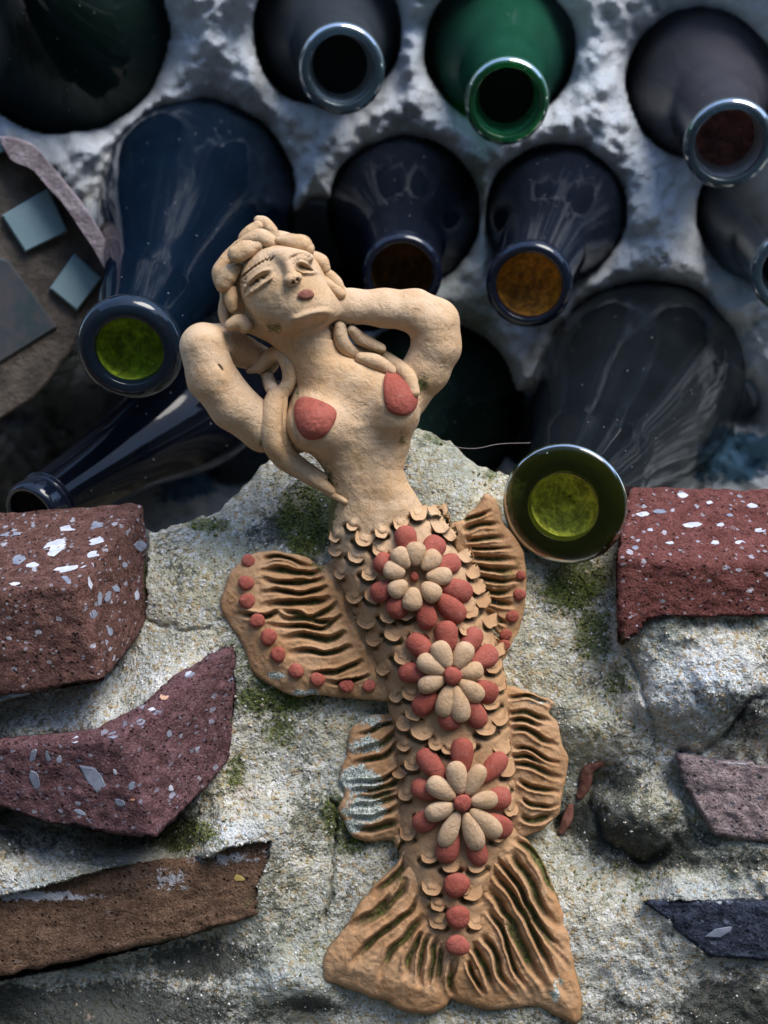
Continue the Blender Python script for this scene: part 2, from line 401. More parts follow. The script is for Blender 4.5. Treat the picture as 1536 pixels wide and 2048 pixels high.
Y, X = np.meshgrid(ys, xs, indexing='ij'); P0 = np.stack([X, Y, X * 0], -1)
H = -1330 + 150 * fbm(P0, 260, 3, 5) + 50 * fbm(P0, 60, 3, 9) + 18 * fbm(P0, 18, 2, 12)
H += 60 * (1 - np.abs(fbm(P0, 150, 2, 31))) 
H -= np.clip((Y - 760) / 250, 0, 1) * 120
wob = 14 * fbm(P0, 70, 2, 21)
dm = np.full(X.shape, 1e9)
for i, (x, y, r) in enumerate(px_hole):
    if i == 10: continue
    dm = np.minimum(dm, np.hypot(X - x, Y - y) - (r - 5) + wob * .5)
for x, y, r in VOID: dm = np.minimum(dm, np.hypot(X - x, Y - y) - r + wob * 1.5)
sdv = np.clip(-dm / 7, 0, 1)
H += 70 * np.exp(-(np.clip(dm, 0, 400) / 30) ** 2) * 0 
H += 130 * (1 - np.exp(-np.clip(dm, 0, 400) / 30)) - 30 * np.exp(-np.clip(dm, 0, 400) / 7) + 34 * fbm(P0, 42, 3, 41) + 10 * fbm(P0, 14, 2, 43)
H = H * (1 - sdv) + (-2500) * sdv
moss = np.exp(-(((X - 940) / 120) ** 2 + ((Y - 350) / 90) ** 2)) * .7 + np.exp(-(((X - 960) / 70) ** 2 + ((Y - 640) / 90) ** 2)) * .8
paint = np.exp(-(((X - 1460) / 120) ** 2 + ((Y - 910) / 70) ** 2)) * .9 + np.exp(-(((X - 370) / 110) ** 2 + ((Y - 960) / 60) ** 2)) * .8
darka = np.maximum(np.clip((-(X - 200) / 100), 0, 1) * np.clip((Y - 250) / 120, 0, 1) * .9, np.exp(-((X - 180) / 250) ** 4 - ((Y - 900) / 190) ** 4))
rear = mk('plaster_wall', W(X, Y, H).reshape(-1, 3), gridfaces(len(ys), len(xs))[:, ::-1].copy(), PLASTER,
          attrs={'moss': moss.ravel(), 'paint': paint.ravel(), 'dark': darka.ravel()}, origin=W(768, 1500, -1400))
tag(rear, 'rough whitewashed plaster wall behind, with bottle necks sticking out of it', 'wall')

STY = {   # wall tint, rim colour, mouth plug colour (painted glow, shade), see-through rim, film on the glass, its cover
 'darkgreen': ((.020, .05, .03), (.006, .012, .022), (.42, .62, .02), 0, (.009, .023, .050), .32),
 'darkgreen2': ((.012, .03, .022), (.005, .010, .012), (.02, .05, .02), 0, (.012, .028, .022), .5),
 'darkblue': ((.010, .016, .035), (.006, .009, .018), (.02, .02, .03), 0, (.007, .009, .016), .5),
 'darkbrown': ((.020, .014, .03), (.006, .008, .018), (.20, .08, .006), 0, (.014, .02, .036), .35),
 'amber': ((.03, .022, .04), (.006, .009, .02), (.75, .30, .02), 0, (.014, .02, .036), .35),
 'olive': ((.022, .024, .018), (.09, .11, .004), (1.0, .98, .09), 1, (.017, .022, .026), .42),
 'green': ((.22, .58, .38), (.06, .42, .17), (.006, .010, .008), 1, (.03, .17, .10), .26),
 'clear': ((.40, .46, .50), (.28, .42, .50), (.005, .006, .007), 1, (.11, .13, .15), .28),
 'pink': ((.42, .43, .46), (.28, .40, .46), (.42, .15, .13), 1, (.14, .135, .155), .28),
}
SH = {}; TH = {}; RS = {}; LIN = {'clear': simple('grey_lit_neck', (.20, .24, .27), (.36, .41, .44), 16, .3, 2), 'green': simple('green_lit_neck', (.03, .22, .09), (.10, .42, .20), 16, .3, 2), 'pink': simple('pale_lit_neck', (.26, .28, .30), (.42, .40, .42), 16, .3, 2)}  # lining colours stand for the lit inside of the neck
for k, (a, b, c, see, film, cover_) in STY.items():
    SH[k] = shell_mat('glass_' + k, a, .05, cover_, film)
    TH[k] = shell_mat('rim_glass_' + k, tuple(min(1, v * 1.5 + .12) for v in b), .10, .45, tuple(v * .35 for v in b)) if see else thick_mat('rim_glass_' + k, b, see=0)
    mm = M('glow_shade_plug_' + k, .5, .4); cc = mm.mix(mm.ramp(mm.noise(26, 6, .75, .6), .35, .7), tuple(.25 * v for v in c), c)
    mm.col(cc); mm.b.inputs['Transmission Weight'].default_value = 0; mm.bump(mm.noise(22, 5, .7), 10); RS[k] = mm.m
for i, (_, label, A, rl, ro, B, rb, st) in enumerate(BOT):
    a = W(*A); b = W(*B); L = np.linalg.norm(b - a) / U
    t = tag(empty('bottle', a), label, 'bottle', 'bottles set in the plaster wall')
    rn = ro + 16; lipL = 62 if st != 'olive' else 46; th = 13
    big = st in ('olive', 'darkgreen')
    # neck, shoulder and body as one wall of glass: outside then back along the inside
    fl = 26 if st == 'olive' else 10 if st == 'darkgreen' else 0
    outer = [(lipL - 4, rn)]
    nk = (.20 if big else .42) * L
    for s in np.linspace(0.1, 1, 8): outer.append((lipL + (nk - lipL) * s, rn + (8 + 14 * s + fl) * s))
    r0 = outer[-1][1]
    for s in np.linspace(.08, 1, 14): outer.append((nk + (L * 1.02 - nk) * s, r0 + (rb - r0) * (s * s * (3 - 2 * s)) ** (.68 if st == 'olive' else .85)))
    outer += [(L * 1.02 + (2450 - L * 1.02) * s, rb) for s in (.3, .7, .97)] + [(2470, rb * .9), (2460, rb * .5), (2360, rb * .12)]
    inner = [(t_, max(r_ - th, 1)) for t_, r_ in outer[::-1]]
    inner = [(t_ - (12 if t_ > 2300 else 0), r_) for t_, r_ in inner]
    V, F = lathe(a, b, outer + inner if st in ('clear', 'green', 'pink') else outer, 72, .002, i)
    mk('glass_body', V, F, SH[st], t)
    # rim ring, a closed solid of thick glass
    if big and st == 'olive': lp = [(0, ro), (-3, ro + 5), (-2, rl * .80), (5, rl * .95), (16, rl), (26, rl * .97), (36, rl * .86), (lipL - 2, rn + 8), (lipL, ro + 4), (lipL * .5, ro - 1)]
    elif big: lp = [(2, ro), (-4, ro + 6), (-4, rl * .82), (6, rl * .94), (22, rl), (40, rl * .99), (54, rl * .94), (lipL + 2, rn + 10), (lipL, ro + 3), (lipL * .5, ro - 1)]
    else: lp = [(2, ro), (-3, ro + 6), (-2, rl * .9), (6, rl * .97), (18, rl), (44, rl * .985), (54, rl * .93), (lipL, rn + 5), (lipL, ro + 3), (lipL * .5, ro - 1)]
    lp = smooth_curve(lp, 4, closed=True); lp = [tuple(p) for p in lp]; lp.append(lp[0])
    V, F = lathe(a, b, lp, 96, .003, i); mk('rim', V, F[:, ::-1].copy(), TH[st], t)
    # neck lining painted as lit wall
    ri = rn - th - 2
    def wavy(prof, amp, nm, mat_):
        V, F = lathe(a, b, smooth_curve(prof, 4), 64, .0, i); nn = fbm((V - a) / U, 34, 3, 3 + i)
        V = V + (b - a) / np.linalg.norm(b - a) * (nn * amp * U)[:, None]; mk(nm, V, F, mat_, t)
    if st in ('clear', 'green', 'pink'):
        wavy([(118, ri * .86), (90, ri * .93), (30, ri * .97), (lipL * .25, ri)], 3, 'lit_neck_lining', LIN[st])
        wavy([(150, 2), (146, ri * .5), (128, ri * .9), (118, ri * .93)], 10, 'glow_shade_plug', RS[st])
    else:
        q = 1.9 if st == 'darkbrown' else 1
        wavy([(78 * q, 2), (76 * q, ri * .35), (66 * q, ri * .68), (44 * q, ri * .90), (16, ri * .985), (8, ri)], 11, 'glow_shade_plug', RS[st])

# mosaic slab at the left
SLAB = simple('brown_cement', (.05, .042, .033), (.10, .08, .065), 50, .9, 14)
TILE = simple('pale_blue_tile', (.13, .20, .22), (.17, .24, .26), 200, .35, 1)
TILED = simple('dark_mirror_tile', (.03, .045, .05), (.06, .055, .06), 70, .2, 1)
def prism(name, poly, h0, thick, mat, parent, seed=0, n=3, tilt=(0, 0)):
    P = smooth_curve(poly, n, True) if n > 1 else np.array(poly, float)
    P = P + 2.5 * np.stack([vnoise(np.c_[P / 23.0, P[:, 0] * 0], seed), vnoise(np.c_[P / 23.0, P[:, 0] * 0], seed + 5)], 1)
    c = P.mean(0); N = len(P)
    hh = h0 + (P - c) @ np.array(tilt)
    rings = [(1.0, -thick), (1.0, -6), (.97, 0)]
    V = []
    for s, dz in rings:
        Q = c + (P - c) * (s if s == 1 else 1) - (0 if s == 1 else 1) * 5 * (P - c) / (np.linalg.norm(P - c, axis=1, keepdims=True))
        V.append(W(Q[:, 0], Q[:, 1], hh + dz))
    V = np.concatenate(V); F = [list(f) for f in gridfaces(3, N, True)] + [[2 * N + k for k in range(N)]]
    return mk(name, V, F, mat, parent, smooth=False)
mp = prism('mosaic_panel', [(-500, 260), (10, 285), (110, 360), (212, 480), (225, 560), (175, 640), (110, 745), (0, 840), (-500, 1100)], -760, 120, SLAB, None, 3, 3, (-.3, 0))
tag(mp, 'brown cement mosaic slab at the left edge with pale blue tiles', 'mosaic panel')
for k, pl in enumerate([[(2, 430), (95, 377), (135, 462), (52, 503)], [(97, 575), (148, 508), (205, 555), (155, 622)], [(20, 300), (-60, 330), (-100, 290), (-40, 262)]]):
    prism('tile', pl, -748 + .3 * 90 - .3 * (np.mean([p[0] for p in pl]) + 60), 40, TILE, mp, k, 1, (-.3, 0))
prism('tile', [(-120, 480), (18, 520), (115, 655), (-30, 745), (-260, 800)], -735, 45, TILED, mp, 9, 1, (-.3, 0))
LEDGE = simple('pinkish_plaster', (.14, .11, .12), (.26, .22, .23), 60, .9, 16)
pe = prism('plaster_edge', [(0, 272), (62, 288), (120, 352), (180, 430), (232, 520), (216, 548), (190, 500), (120, 404), (64, 340), (20, 318)], -700, 150, LEDGE, mp, 4, 3)

# ------------------------------------------------------------------ foreground wall: mortar and bricks
wall = tag(empty('brick_wall', W(768, 2300, -100)), 'crumbling mortar and brick wall in front, carrying the clay mermaid', 'wall')
EDGE = [(-1200, 1075), (-300, 1070), (0, 1075), (200, 1080), (300, 1064), (330, 1050), (390, 1036), (440, 1013), (475, 982), (510, 950), (560, 905), (640, 860), (760, 850), (815, 857), (850, 862), (885, 878), (925, 905), (960, 930), (1000, 946), (1060, 975), (1150, 1010), (1250, 1010), (1400, 1015), (1900, 1015), (2700, 1015)]
CP = [(-300, 1100, -60), (-300, 1500, 20), (-300, 1900, 0), (-300, 2300, -40), (330, 1080, -60), (420, 1060, -70), (330, 1200, -25), (400, 1180, -10), (600, 1080, -15),
 (350, 1290, -5), (250, 1370, 0), (120, 1400, 5), (0, 1425, 10), (40, 1472, 66), (190, 1455, 80), (290, 1402, 72), (350, 1345, 45), (420, 1292, 15),
 (480, 1450, 0), (500, 1560, 0), (400, 1640, 5), (250, 1705, -30), (100, 1680, -20), (0, 1650, -15), (0, 1782, 78), (150, 1745, 74), (420, 1700, 58), (560, 1650, 32), (330, 1694, -45), (250, 1700, -55), (0, 1640, -50),
 (600, 1450, -5), (650, 1700, -8), (560, 1780, 10), (620, 1900, 0), (400, 1895, -60), (200, 1960, -60), (0, 2000, -60), (200, 2070, -10), (450, 1990, 0), (550, 1960, 25), (620, 1985, 20), (600, 2040, -30), (700, 2040, -25),
 (1100, 1150, -45), (1170, 1250, -25), (1210, 1150, -70), (1150, 1350, 0), (1180, 1450, 12), (1240, 1490, 5), (1215, 1560, -40), (1150, 1640, -45), (1250, 1600, 25), (1270, 1660, 20), (1300, 1740, -50), (1190, 1690, -40),
 (1300, 1245, 50), (1450, 1238, 60), (1380, 1290, 75), (1310, 1400, 70), (1450, 1360, 105), (1520, 1420, 60), (1450, 1480, 30), (1500, 1500, -5), (1330, 1490, 10), (1370, 1560, -15), (1250, 1350, -5), (1215, 1400, -15),
 (1400, 1730, 0), (1500, 1760, 15), (1340, 1790, 25), (1150, 1800, 0), (1250, 1880, 5), (1400, 1970, -20), (1500, 2000, -10), (1300, 2030, -10), (1750, 1300, 50), (1750, 1700, 0), (1750, 2200, -30), (800, 2200, -20), (300, 2300, -40),
 (850, 900, -70), (950, 950, -45), (1050, 1010, -70), (500, 980, -90), (640, 980, -70), (1200, 1040, -90), (900, 1000, -25), (700, 1200, -10), (900, 1700, -10), (900, 1400, -20)]
CP = np.array(CP, float)
def rbf_fit(c):
    d = np.hypot(c[:, None, 0] - c[None, :, 0], c[:, None, 1] - c[None, :, 1])
    return np.linalg.solve(np.sqrt(d * d + 900) + np.eye(len(c)) * 0 - 0, c[:, 2])
RW = rbf_fit(CP)
def mort_lo(x, y):
    r = np.zeros(np.shape(x))
    for (a, b, _), wt in zip(CP, RW): r += wt * np.sqrt((x - a) ** 2 + (y - b) ** 2 + 900)
    r = np.where(r > -20, r, r * 1.25 + 5) ; return np.clip(r, -170, 120)
def cracks(x, y):
    r = np.zeros(np.shape(x)); j = 5 * vnoise(np.stack([x / 14, y / 14, x * 0], -1), 4)
    for pts, wd, dp in [([(285, 1243), (340, 1252), (372, 1262), (425, 1258)], 4, 10), ([(650, 1575), (670, 1612), (675, 1660), (668, 1700), (662, 1790), (640, 1860)], 4, 16),
                        ([(1250, 1290), (1275, 1345), (1300, 1420), (1310, 1500)], 6, 16), ([(1340, 1500), (1400, 1505), (1450, 1470), (1500, 1400), (1540, 1390)], 6, 20),
                        ([(1100, 1640), (1145, 1660), (1180, 1600), (1190, 1545)], 14, 30), ([(1180, 1600), (1210, 1680), (1290, 1730), (1350, 1690)], 10, 26)]:
        d, T, _ = polydist(x + j, y - j, pts); r -= dp * np.exp(-(d / wd) ** 2) * np.minimum(1, 8 * np.minimum(T, 1 - T) + .25)
    return r
FOOT = [[(-1300, 1060), (0, 1045), (284, 1006), (298, 1075), (292, 1240), (246, 1303), (217, 1354), (134, 1370), (0, 1406), (-1300, 1450)],
 [(-1300, 1490), (0, 1482), (155, 1467), (195, 1462), (289, 1412), (347, 1357), (420, 1312), (468, 1290), (470, 1400), (452, 1520), (400, 1580), (350, 1630), (310, 1672), (230, 1665), (155, 1645), (98, 1641), (0, 1607), (-1300, 1590)],
 [(-1300, 1850), (0, 1794), (94, 1771), (225, 1733), (422, 1715), (450, 1696), (545, 1680), (530, 1740), (514, 1770), (512, 1827), (445, 1846), (328, 1883), (141, 1935), (0, 1963), (-1300, 2050)],
 [(1262, 980), (2800, 985), (2800, 1290), (1536, 1226), (1430, 1228), (1330, 1226), (1290, 1236), (1275, 1262), (1240, 1284), (1237, 1119)],
 [(1358, 1512), (1440, 1524), (1536, 1537), (2800, 1560), (2800, 1700), (1536, 1684), (1427, 1665), (1405, 1620), (1372, 1570)],
 [(1293, 1804), (1410, 1802), (2800, 1812), (2800, 1930), (1536, 1917), (1422, 1911), (1360, 1862), (1325, 1825)]]
def foot(x, y):
    j = 5 * vnoise(np.stack([x / 17, y / 17, x * 0], -1), 14) + 3 * vnoise(np.stack([x / 7, y / 7, x * 0], -1), 15)
    f = np.zeros(np.shape(x))
    for P in FOOT: f = np.maximum(f, np.clip((-sdpoly(x, y, P) + j * .5) / 7, 0, 1))
    return f
def mort(x, y):
    P = np.stack([x, y, x * 0], -1)
    rough = .8 + .5 * vnoise(P / 150, 77) + .7 * (x > 1150) * np.clip((x - 1150) / 100, 0, 1)
    return mort_lo(x, y) + rough * (11 * fbm(P, 70, 3, 1) + 5.5 * fbm(P, 22, 2, 2)) + 3.2 * fbm(P, 9, 2, 3) + cracks(x, y) - 190 * foot(x, y)
xs = np.unique(np.concatenate([np.arange(-1200, -40, 30), np.arange(-40, 1580, 4), np.arange(1580, 2750, 30)]))
ed = np.interp(xs, *np.array(EDGE).T) + 7 * vnoise(np.stack([xs / 26, xs * 0, xs * 0], -1), 8) + 4 * vnoise(np.stack([xs / 9, xs * 0, xs * 0], -1), 9)
rows = np.unique(np.concatenate([np.linspace(0, 1, 300)]))
Ylo, Yhi = ed, np.full_like(ed, 2080.0)
YY = [Ylo + (Yhi - Ylo) * t for t in rows]; XX = [xs] * len(YY)
for yb in (2120, 2180, 2260, 2400, 2700, 3300, 4200, 5200): YY.append(np.full_like(ed, yb)); XX.append(xs)
X = np.array(XX); Y = np.array(YY); H = mort(X, Y)
dtop = (Y - ed[None, :]); H -= 42 * np.exp(-dtop / 16.0) + 30 * np.exp(-dtop / 50.)
H[-8:] = H[-8:] * np.array([1, .8, .6, .4, .2, 0, 0, 0])[:, None]
# roll back over the top
bx, by, bh = [], [], []
for k, (dy, dh) in enumerate([(3, -18), (9, -45), (16, -90), (22, -170), (40, -320), (90, -600), (160, -900)]):
    bx.append(xs); by.append(ed + dy); bh.append(H[0] + dh + 6 * vnoise(np.stack([xs / 30, xs * 0 + k, xs * 0], -1), 3))
X = np.vstack([np.array(bx)[::-1], X]); Y = np.vstack([np.array(by)[::-1], Y]); H = np.vstack([np.array(bh)[::-1], H])
def blob(x, y, lst):
    r = np.zeros(np.shape(x))
    for cx, cy, sx, sy, a in lst: r = np.maximum(r, a * np.exp(-(((x - cx) / sx) ** 2 + ((y - cy) / sy) ** 2)))
    return r
MOSS = [(880, 1150, 320, 200, .30), (900, 1600, 330, 300, .22), (560, 1350, 90, 50, .7), (560, 1400, 110, 40, .9), (625, 1040, 70, 80, 1.1), (1150, 1170, 90, 70, .8), (1180, 1270, 50, 90, .7), (360, 1670, 90, 40, .9), (420, 1050, 60, 20, .8), (670, 1640, 50, 60, .7), (620, 1900, 80, 80, .35),
        (1250, 1760, 150, 70, .45), (880, 880, 70, 30, .5), (470, 1220, 25, 120, .5), (470, 1550, 30, 60, .7), (1200, 1050, 40, 100, .6), (700, 1690, 60, 30, .6), (1230, 1370, 60, 70, .55), (980, 950, 30, 20, .6), (560, 1450, 60, 60, .6)]
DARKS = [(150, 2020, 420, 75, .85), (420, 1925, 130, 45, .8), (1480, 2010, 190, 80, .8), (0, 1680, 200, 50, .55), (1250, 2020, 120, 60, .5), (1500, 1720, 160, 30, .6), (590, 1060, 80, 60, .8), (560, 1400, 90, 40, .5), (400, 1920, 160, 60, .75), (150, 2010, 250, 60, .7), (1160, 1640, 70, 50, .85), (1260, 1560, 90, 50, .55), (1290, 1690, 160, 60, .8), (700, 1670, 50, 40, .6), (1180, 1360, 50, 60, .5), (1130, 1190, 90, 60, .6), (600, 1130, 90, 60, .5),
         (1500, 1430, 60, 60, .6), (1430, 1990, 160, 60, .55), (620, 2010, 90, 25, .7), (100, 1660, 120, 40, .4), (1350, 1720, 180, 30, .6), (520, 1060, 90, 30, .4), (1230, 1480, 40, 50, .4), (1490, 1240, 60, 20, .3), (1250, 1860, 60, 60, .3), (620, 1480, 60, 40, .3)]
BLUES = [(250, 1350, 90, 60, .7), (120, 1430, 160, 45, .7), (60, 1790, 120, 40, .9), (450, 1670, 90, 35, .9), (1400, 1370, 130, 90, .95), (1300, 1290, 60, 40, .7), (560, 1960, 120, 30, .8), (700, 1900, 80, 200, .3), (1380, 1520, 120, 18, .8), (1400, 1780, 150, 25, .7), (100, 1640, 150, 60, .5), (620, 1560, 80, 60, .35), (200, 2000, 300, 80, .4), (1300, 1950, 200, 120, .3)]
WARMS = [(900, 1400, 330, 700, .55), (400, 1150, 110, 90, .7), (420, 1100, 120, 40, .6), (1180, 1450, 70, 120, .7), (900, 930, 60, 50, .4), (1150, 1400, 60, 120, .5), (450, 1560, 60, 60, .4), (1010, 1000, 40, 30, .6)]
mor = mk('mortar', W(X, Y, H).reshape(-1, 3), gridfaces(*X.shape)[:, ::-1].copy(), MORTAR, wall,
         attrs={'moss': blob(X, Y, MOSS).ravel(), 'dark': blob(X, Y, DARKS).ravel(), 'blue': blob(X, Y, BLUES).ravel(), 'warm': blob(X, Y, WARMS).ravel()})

def brick(c, mat, seed, n=46, lich=None, moss_=None, rough=6.0):
    """c: 8 corners (x,y,h): front TL TR BR BL, back TL TR BR BL"""
    c = np.array(c, float); f, b = c[:4], c[4:]
    nu, nv, nw = n * 2, n, n
    def tri(u, v, w_):
        top = (1 - u) * ((1 - w_) * f[0][:, None] + w_ * b[0][:, None]) + u * ((1 - w_) * f[1][:, None] + w_ * b[1][:, None])
        bot = (1 - u) * ((1 - w_) * f[3][:, None] + w_ * b[3][:, None]) + u * ((1 - w_) * f[2][:, None] + w_ * b[2][:, None])
        return ((1 - v) * top + v * bot).T
    Vs, Fs, off = [], [], 0
    def face(nu, nv, fn):
        nonlocal off
        a, bb = np.meshgrid(np.linspace(0, 1, nu), np.linspace(0, 1, nv), indexing='ij'); a = a.ravel(); bb = bb.ravel()
        Vs.append(tri(*fn(a, bb))); Fs.append(gridfaces(nu, nv) + off); off += nu * nv
    face(nu, nv, lambda a, b_: (a, b_, a * 0)); face(nv, nu, lambda a, b_: (b_, a, a * 0 + 1))
    face(nw, nu, lambda a, b_: (b_, a * 0, a)); face(nu, nw, lambda a, b_: (a, a * 0 + 1, b_))
    face(nw, nv, lambda a, b_: (a * 0 + 1, b_, a)); face(nv, nw, lambda a, b_: (a * 0, a, b_))
    V = np.concatenate(Vs); F = np.concatenate(Fs)
    # push everything a little inwards near edges (worn arrises), noise outwards
    cen = c.mean(0)
    key = np.round(V * 2).astype(np.int64); uq, idx, inv = np.unique(key, axis=0, return_index=True, return_inverse=True); inv = inv.ravel()
    V = V[idx]; F = inv[F]
    a_, b_, c_, d_ = V[F[:, 0]], V[F[:, 1]], V[F[:, 2]], V[F[:, 3]]
    fn = np.cross(c_ - a_, d_ - b_); fn /= np.linalg.norm(fn, axis=1, keepdims=True) + 1e-9
    s = np.sign(((a_ + c_) / 2 - cen)[:, :] * fn).sum(1)
    fn *= np.where(((((a_ + c_) / 2 - cen) * fn).sum(1)) < 0, -1, 1)[:, None]
    N = np.zeros_like(V)
    for k in range(4): np.add.at(N, F[:, k], fn)
    N /= np.linalg.norm(N, axis=1, keepdims=True) + 1e-9
    # edge rounding by Laplacian relaxations
    for it in range(3):
        acc = np.zeros_like(V); cnt = np.zeros(len(V))
        for k in range(4):
            np.add.at(acc, F[:, k], V[F[:, (k + 1) % 4]]); np.add.at(cnt, F[:, k], 1)
        V = V * .4 + .6 * acc / cnt[:, None]
    chip = np.minimum(0, fbm(V, 45, 2, seed + 3) + .15) * 7
    V = V + N * (rough * fbm(V, 26, 3, seed) + 2.2 * fbm(V, 8, 2, seed + 1) + chip + 7)[:, None]
    sdp_ = sdpoly(V[:, 0], V[:, 1], FOOT[seed - 1]); lim = mort_lo(V[:, 0], V[:, 1]) - 24
    V[:, 2] = np.where((sdp_ > 5) & (V[:, 2] > lim), lim, V[:, 2])
    P = W(V[:, 0], V[:, 1], V[:, 2])
    at = {'lichen': blob(V[:, 0], V[:, 1], lich or []), 'moss': blob(V[:, 0], V[:, 1], moss_ or [])}
    o = mk('brick', P, F, mat, wall, at)
    return o, V
BR_A = brick_mat('red_brown_brick', (.095, .042, .032), (.18, .09, .072), (.50, .50, .56), .60)
BR_B = brick_mat('plum_brick', (.10, .045, .045), (.19, .10, .105), (.36, .37, .45), .42)
BR_C = brick_mat('brown_brick', (.12, .065, .038), (.21, .125, .08), (.45, .42, .40), .05)
BR_D = brick_mat('red_brick', (.12, .036, .028), (.21, .075, .062), (.58, .56, .62), .50)
BR_E = brick_mat('pinkish_brick', (.28, .20, .19), (.42, .32, .31), (.12, .13, .16), .45)
BR_F = brick_mat('slate_brick', (.022, .028, .045), (.05, .06, .09), (.15, .18, .24), .55)
bA, vA = brick([(-420, 1210, 110), (148, 1177, 165), (200, 1362, 150), (-420, 1450, 90), (-420, 1055, -170), (286, 1010, -110), (298, 1248, -70), (-420, 1300, -150)], BR_A, 1, lich=[(60, 1090, 60, 40, .25)], moss_=[(292, 1150, 8, 80, .8)])
bB, vB = brick([(-420, 1520, 60), (240, 1480, 165), (310, 1674, 150), (-420, 1590, 20), (-420, 1560, -110), (474, 1286, 6), (460, 1524, -8), (-420, 1580, -100)], BR_B, 2, lich=[(400, 1560, 45, 50, .45), (440, 1500, 20, 60, .3)], moss_=[(466, 1440, 10, 60, .6), (300, 1680, 60, 12, .5)])
bC, vC = brick([(-420, 1862, 62), (610, 1668, 12), (500, 1838, 8), (-420, 2040, 50), (-420, 1830, -120), (640, 1650, -120), (530, 1830, -120), (-420, 2000, -120)], BR_C, 3,
               lich=[(340, 1760, 80, 40, .62), (440, 1715, 130, 26, .62), (80, 1792, 160, 14, .8), (560, 1700, 60, 60, .6), (95, 1850, 18, 40, .3)], moss_=[(500, 1800, 40, 40, .5), (590, 1740, 30, 30, .5), (350, 1880, 130, 12, .6)])
bD, vD = brick([(1238, 1120, 75), (1950, 1150, 75), (1950, 1310, 65), (1236, 1290, 60), (1262, 978, -140), (1950, 985, -140), (1950, 1150, -140), (1255, 1150, -140)], BR_D, 4, moss_=[(1240, 1280, 40, 30, .6)], lich=[(1500, 1080, 60, 30, .2)])
bE, vE = brick([(1335, 1512, 28), (1950, 1555, 40), (1950, 1720, 40), (1425, 1668, 15), (1330, 1500, -120), (1950, 1500, -120), (1950, 1660, -120), (1400, 1650, -120)], BR_E, 5, moss_=[(1360, 1560, 60, 60, .5), (1480, 1690, 120, 14, .6)], lich=[(1500, 1525, 200, 12, .6)])
bF, vF = brick([(1288, 1806, 22), (1950, 1812, 35), (1950, 1935, 35), (1425, 1912, 15), (1280, 1795, -120), (1950, 1780, -120), (1950, 1900, -120), (1400, 1900, -120)], BR_F, 6, lich=[(1420, 1803, 200, 8, .5)])
# aggregate chips bedded in the brick faces
CHIP = simple('white_flint_chip', (.40, .42, .48), (.58, .58, .62), 30, .5, 1)
CHIPG = simple('grey_flint_chip', (.15, .165, .21), (.25, .27, .32), 30, .5, 1)
CHIPO = simple('orange_chip', (.55, .25, .13), (.62, .40, .28), 20, .5, 1)
def chip(bo, V, x, y, poly, mat, front=True):
    m = np.hypot(V[:, 0] - x, V[:, 1] - y) < 14
    if not m.any(): return
    Q = V[m]; top = Q[:, 2] > Q[:, 2].max() - 30; Q = Q[top]
    A = np.c_[Q[:, :2] - [x, y], np.ones(len(Q))]; sol, *_ = np.linalg.lstsq(A, Q[:, 2], rcond=None)
    sol[:2] = np.clip(sol[:2], -2.2, 2.2)
    P = np.array(poly, float); N = len(P); c = P.mean(0)
    hh = lambda q: sol[2] + (q - [x, y]) @ sol[:2]
    rings = []
    for s, dz in ((1.05, -8), (1.0, .2), (.85, 1.6)):
        q = c + (P - c) * s; rings.append(W(q[:, 0], q[:, 1], hh(q) + dz))
    cc = c[None]; Vv = np.concatenate(rings + [W(cc[:, 0], cc[:, 1], hh(cc) + 1.8)])
    F = [list(f) for f in gridfaces(3, N, True)] + [[2 * N + k, 2 * N + (k + 1) % N, 3 * N] for k in range(N)]
    mk('stone_chip', Vv, F, mat, bo, smooth=False)
def rpoly(x, y, a, b, ang, rng, n=7):
    th = np.sort((np.arange(n) + rng.uniform(-.3, .3, n)) / n * 2 * np.pi); rr = rng.uniform(.7, 1.1, n)
    px, py = a * rr * np.cos(th), b * rr * np.sin(th); ca, sa = math.cos(ang), math.sin(ang)
    return np.c_[x + px * ca - py * sa, y + px * sa + py * ca]
rg = np.random.default_rng(5)
for x, y, a, b, an, mt in [(110, 1093, 32, 17, -.3, 0), (140, 1055, 22, 8, -.2, 0), (190, 1082, 22, 9, -.25, 0), (140, 1135, 45, 8, -.15, 0), (40, 1117, 20, 11, -.4, 1), (185, 1108, 20, 8, -.3, 0), (195, 1048, 18, 9, -.4, 1), (22, 1068, 24, 6, -.1, 1),
                           (130, 1155, 18, 6, .8, 1), (32, 1168, 14, 5, 0, 0), (105, 1156, 14, 6, 0, 1), (65, 1130, 15, 6, -.1, 0), (282, 1090, 13, 17, 1.4, 1), (200, 1198, 6, 18, .1, 1), (215, 1195, 9, 14, .2, 1), (180, 1168, 5, 14, -.3, 0), (220, 1262, 7, 15, -.3, 1), (232, 1178, 9, 9, 0, 1), (274, 1190, 6, 12, 0, 0), (188, 1228, 9, 11, .5, 1), (250, 1130, 7, 7, 0, 1), (255, 1245, 4, 12, -.5, 1), (210, 1100, 6, 14, .3, 0)]:
    chip(bA, vA, x, y, rpoly(x, y, a, b, an, rg), (CHIP, CHIPG)[mt])
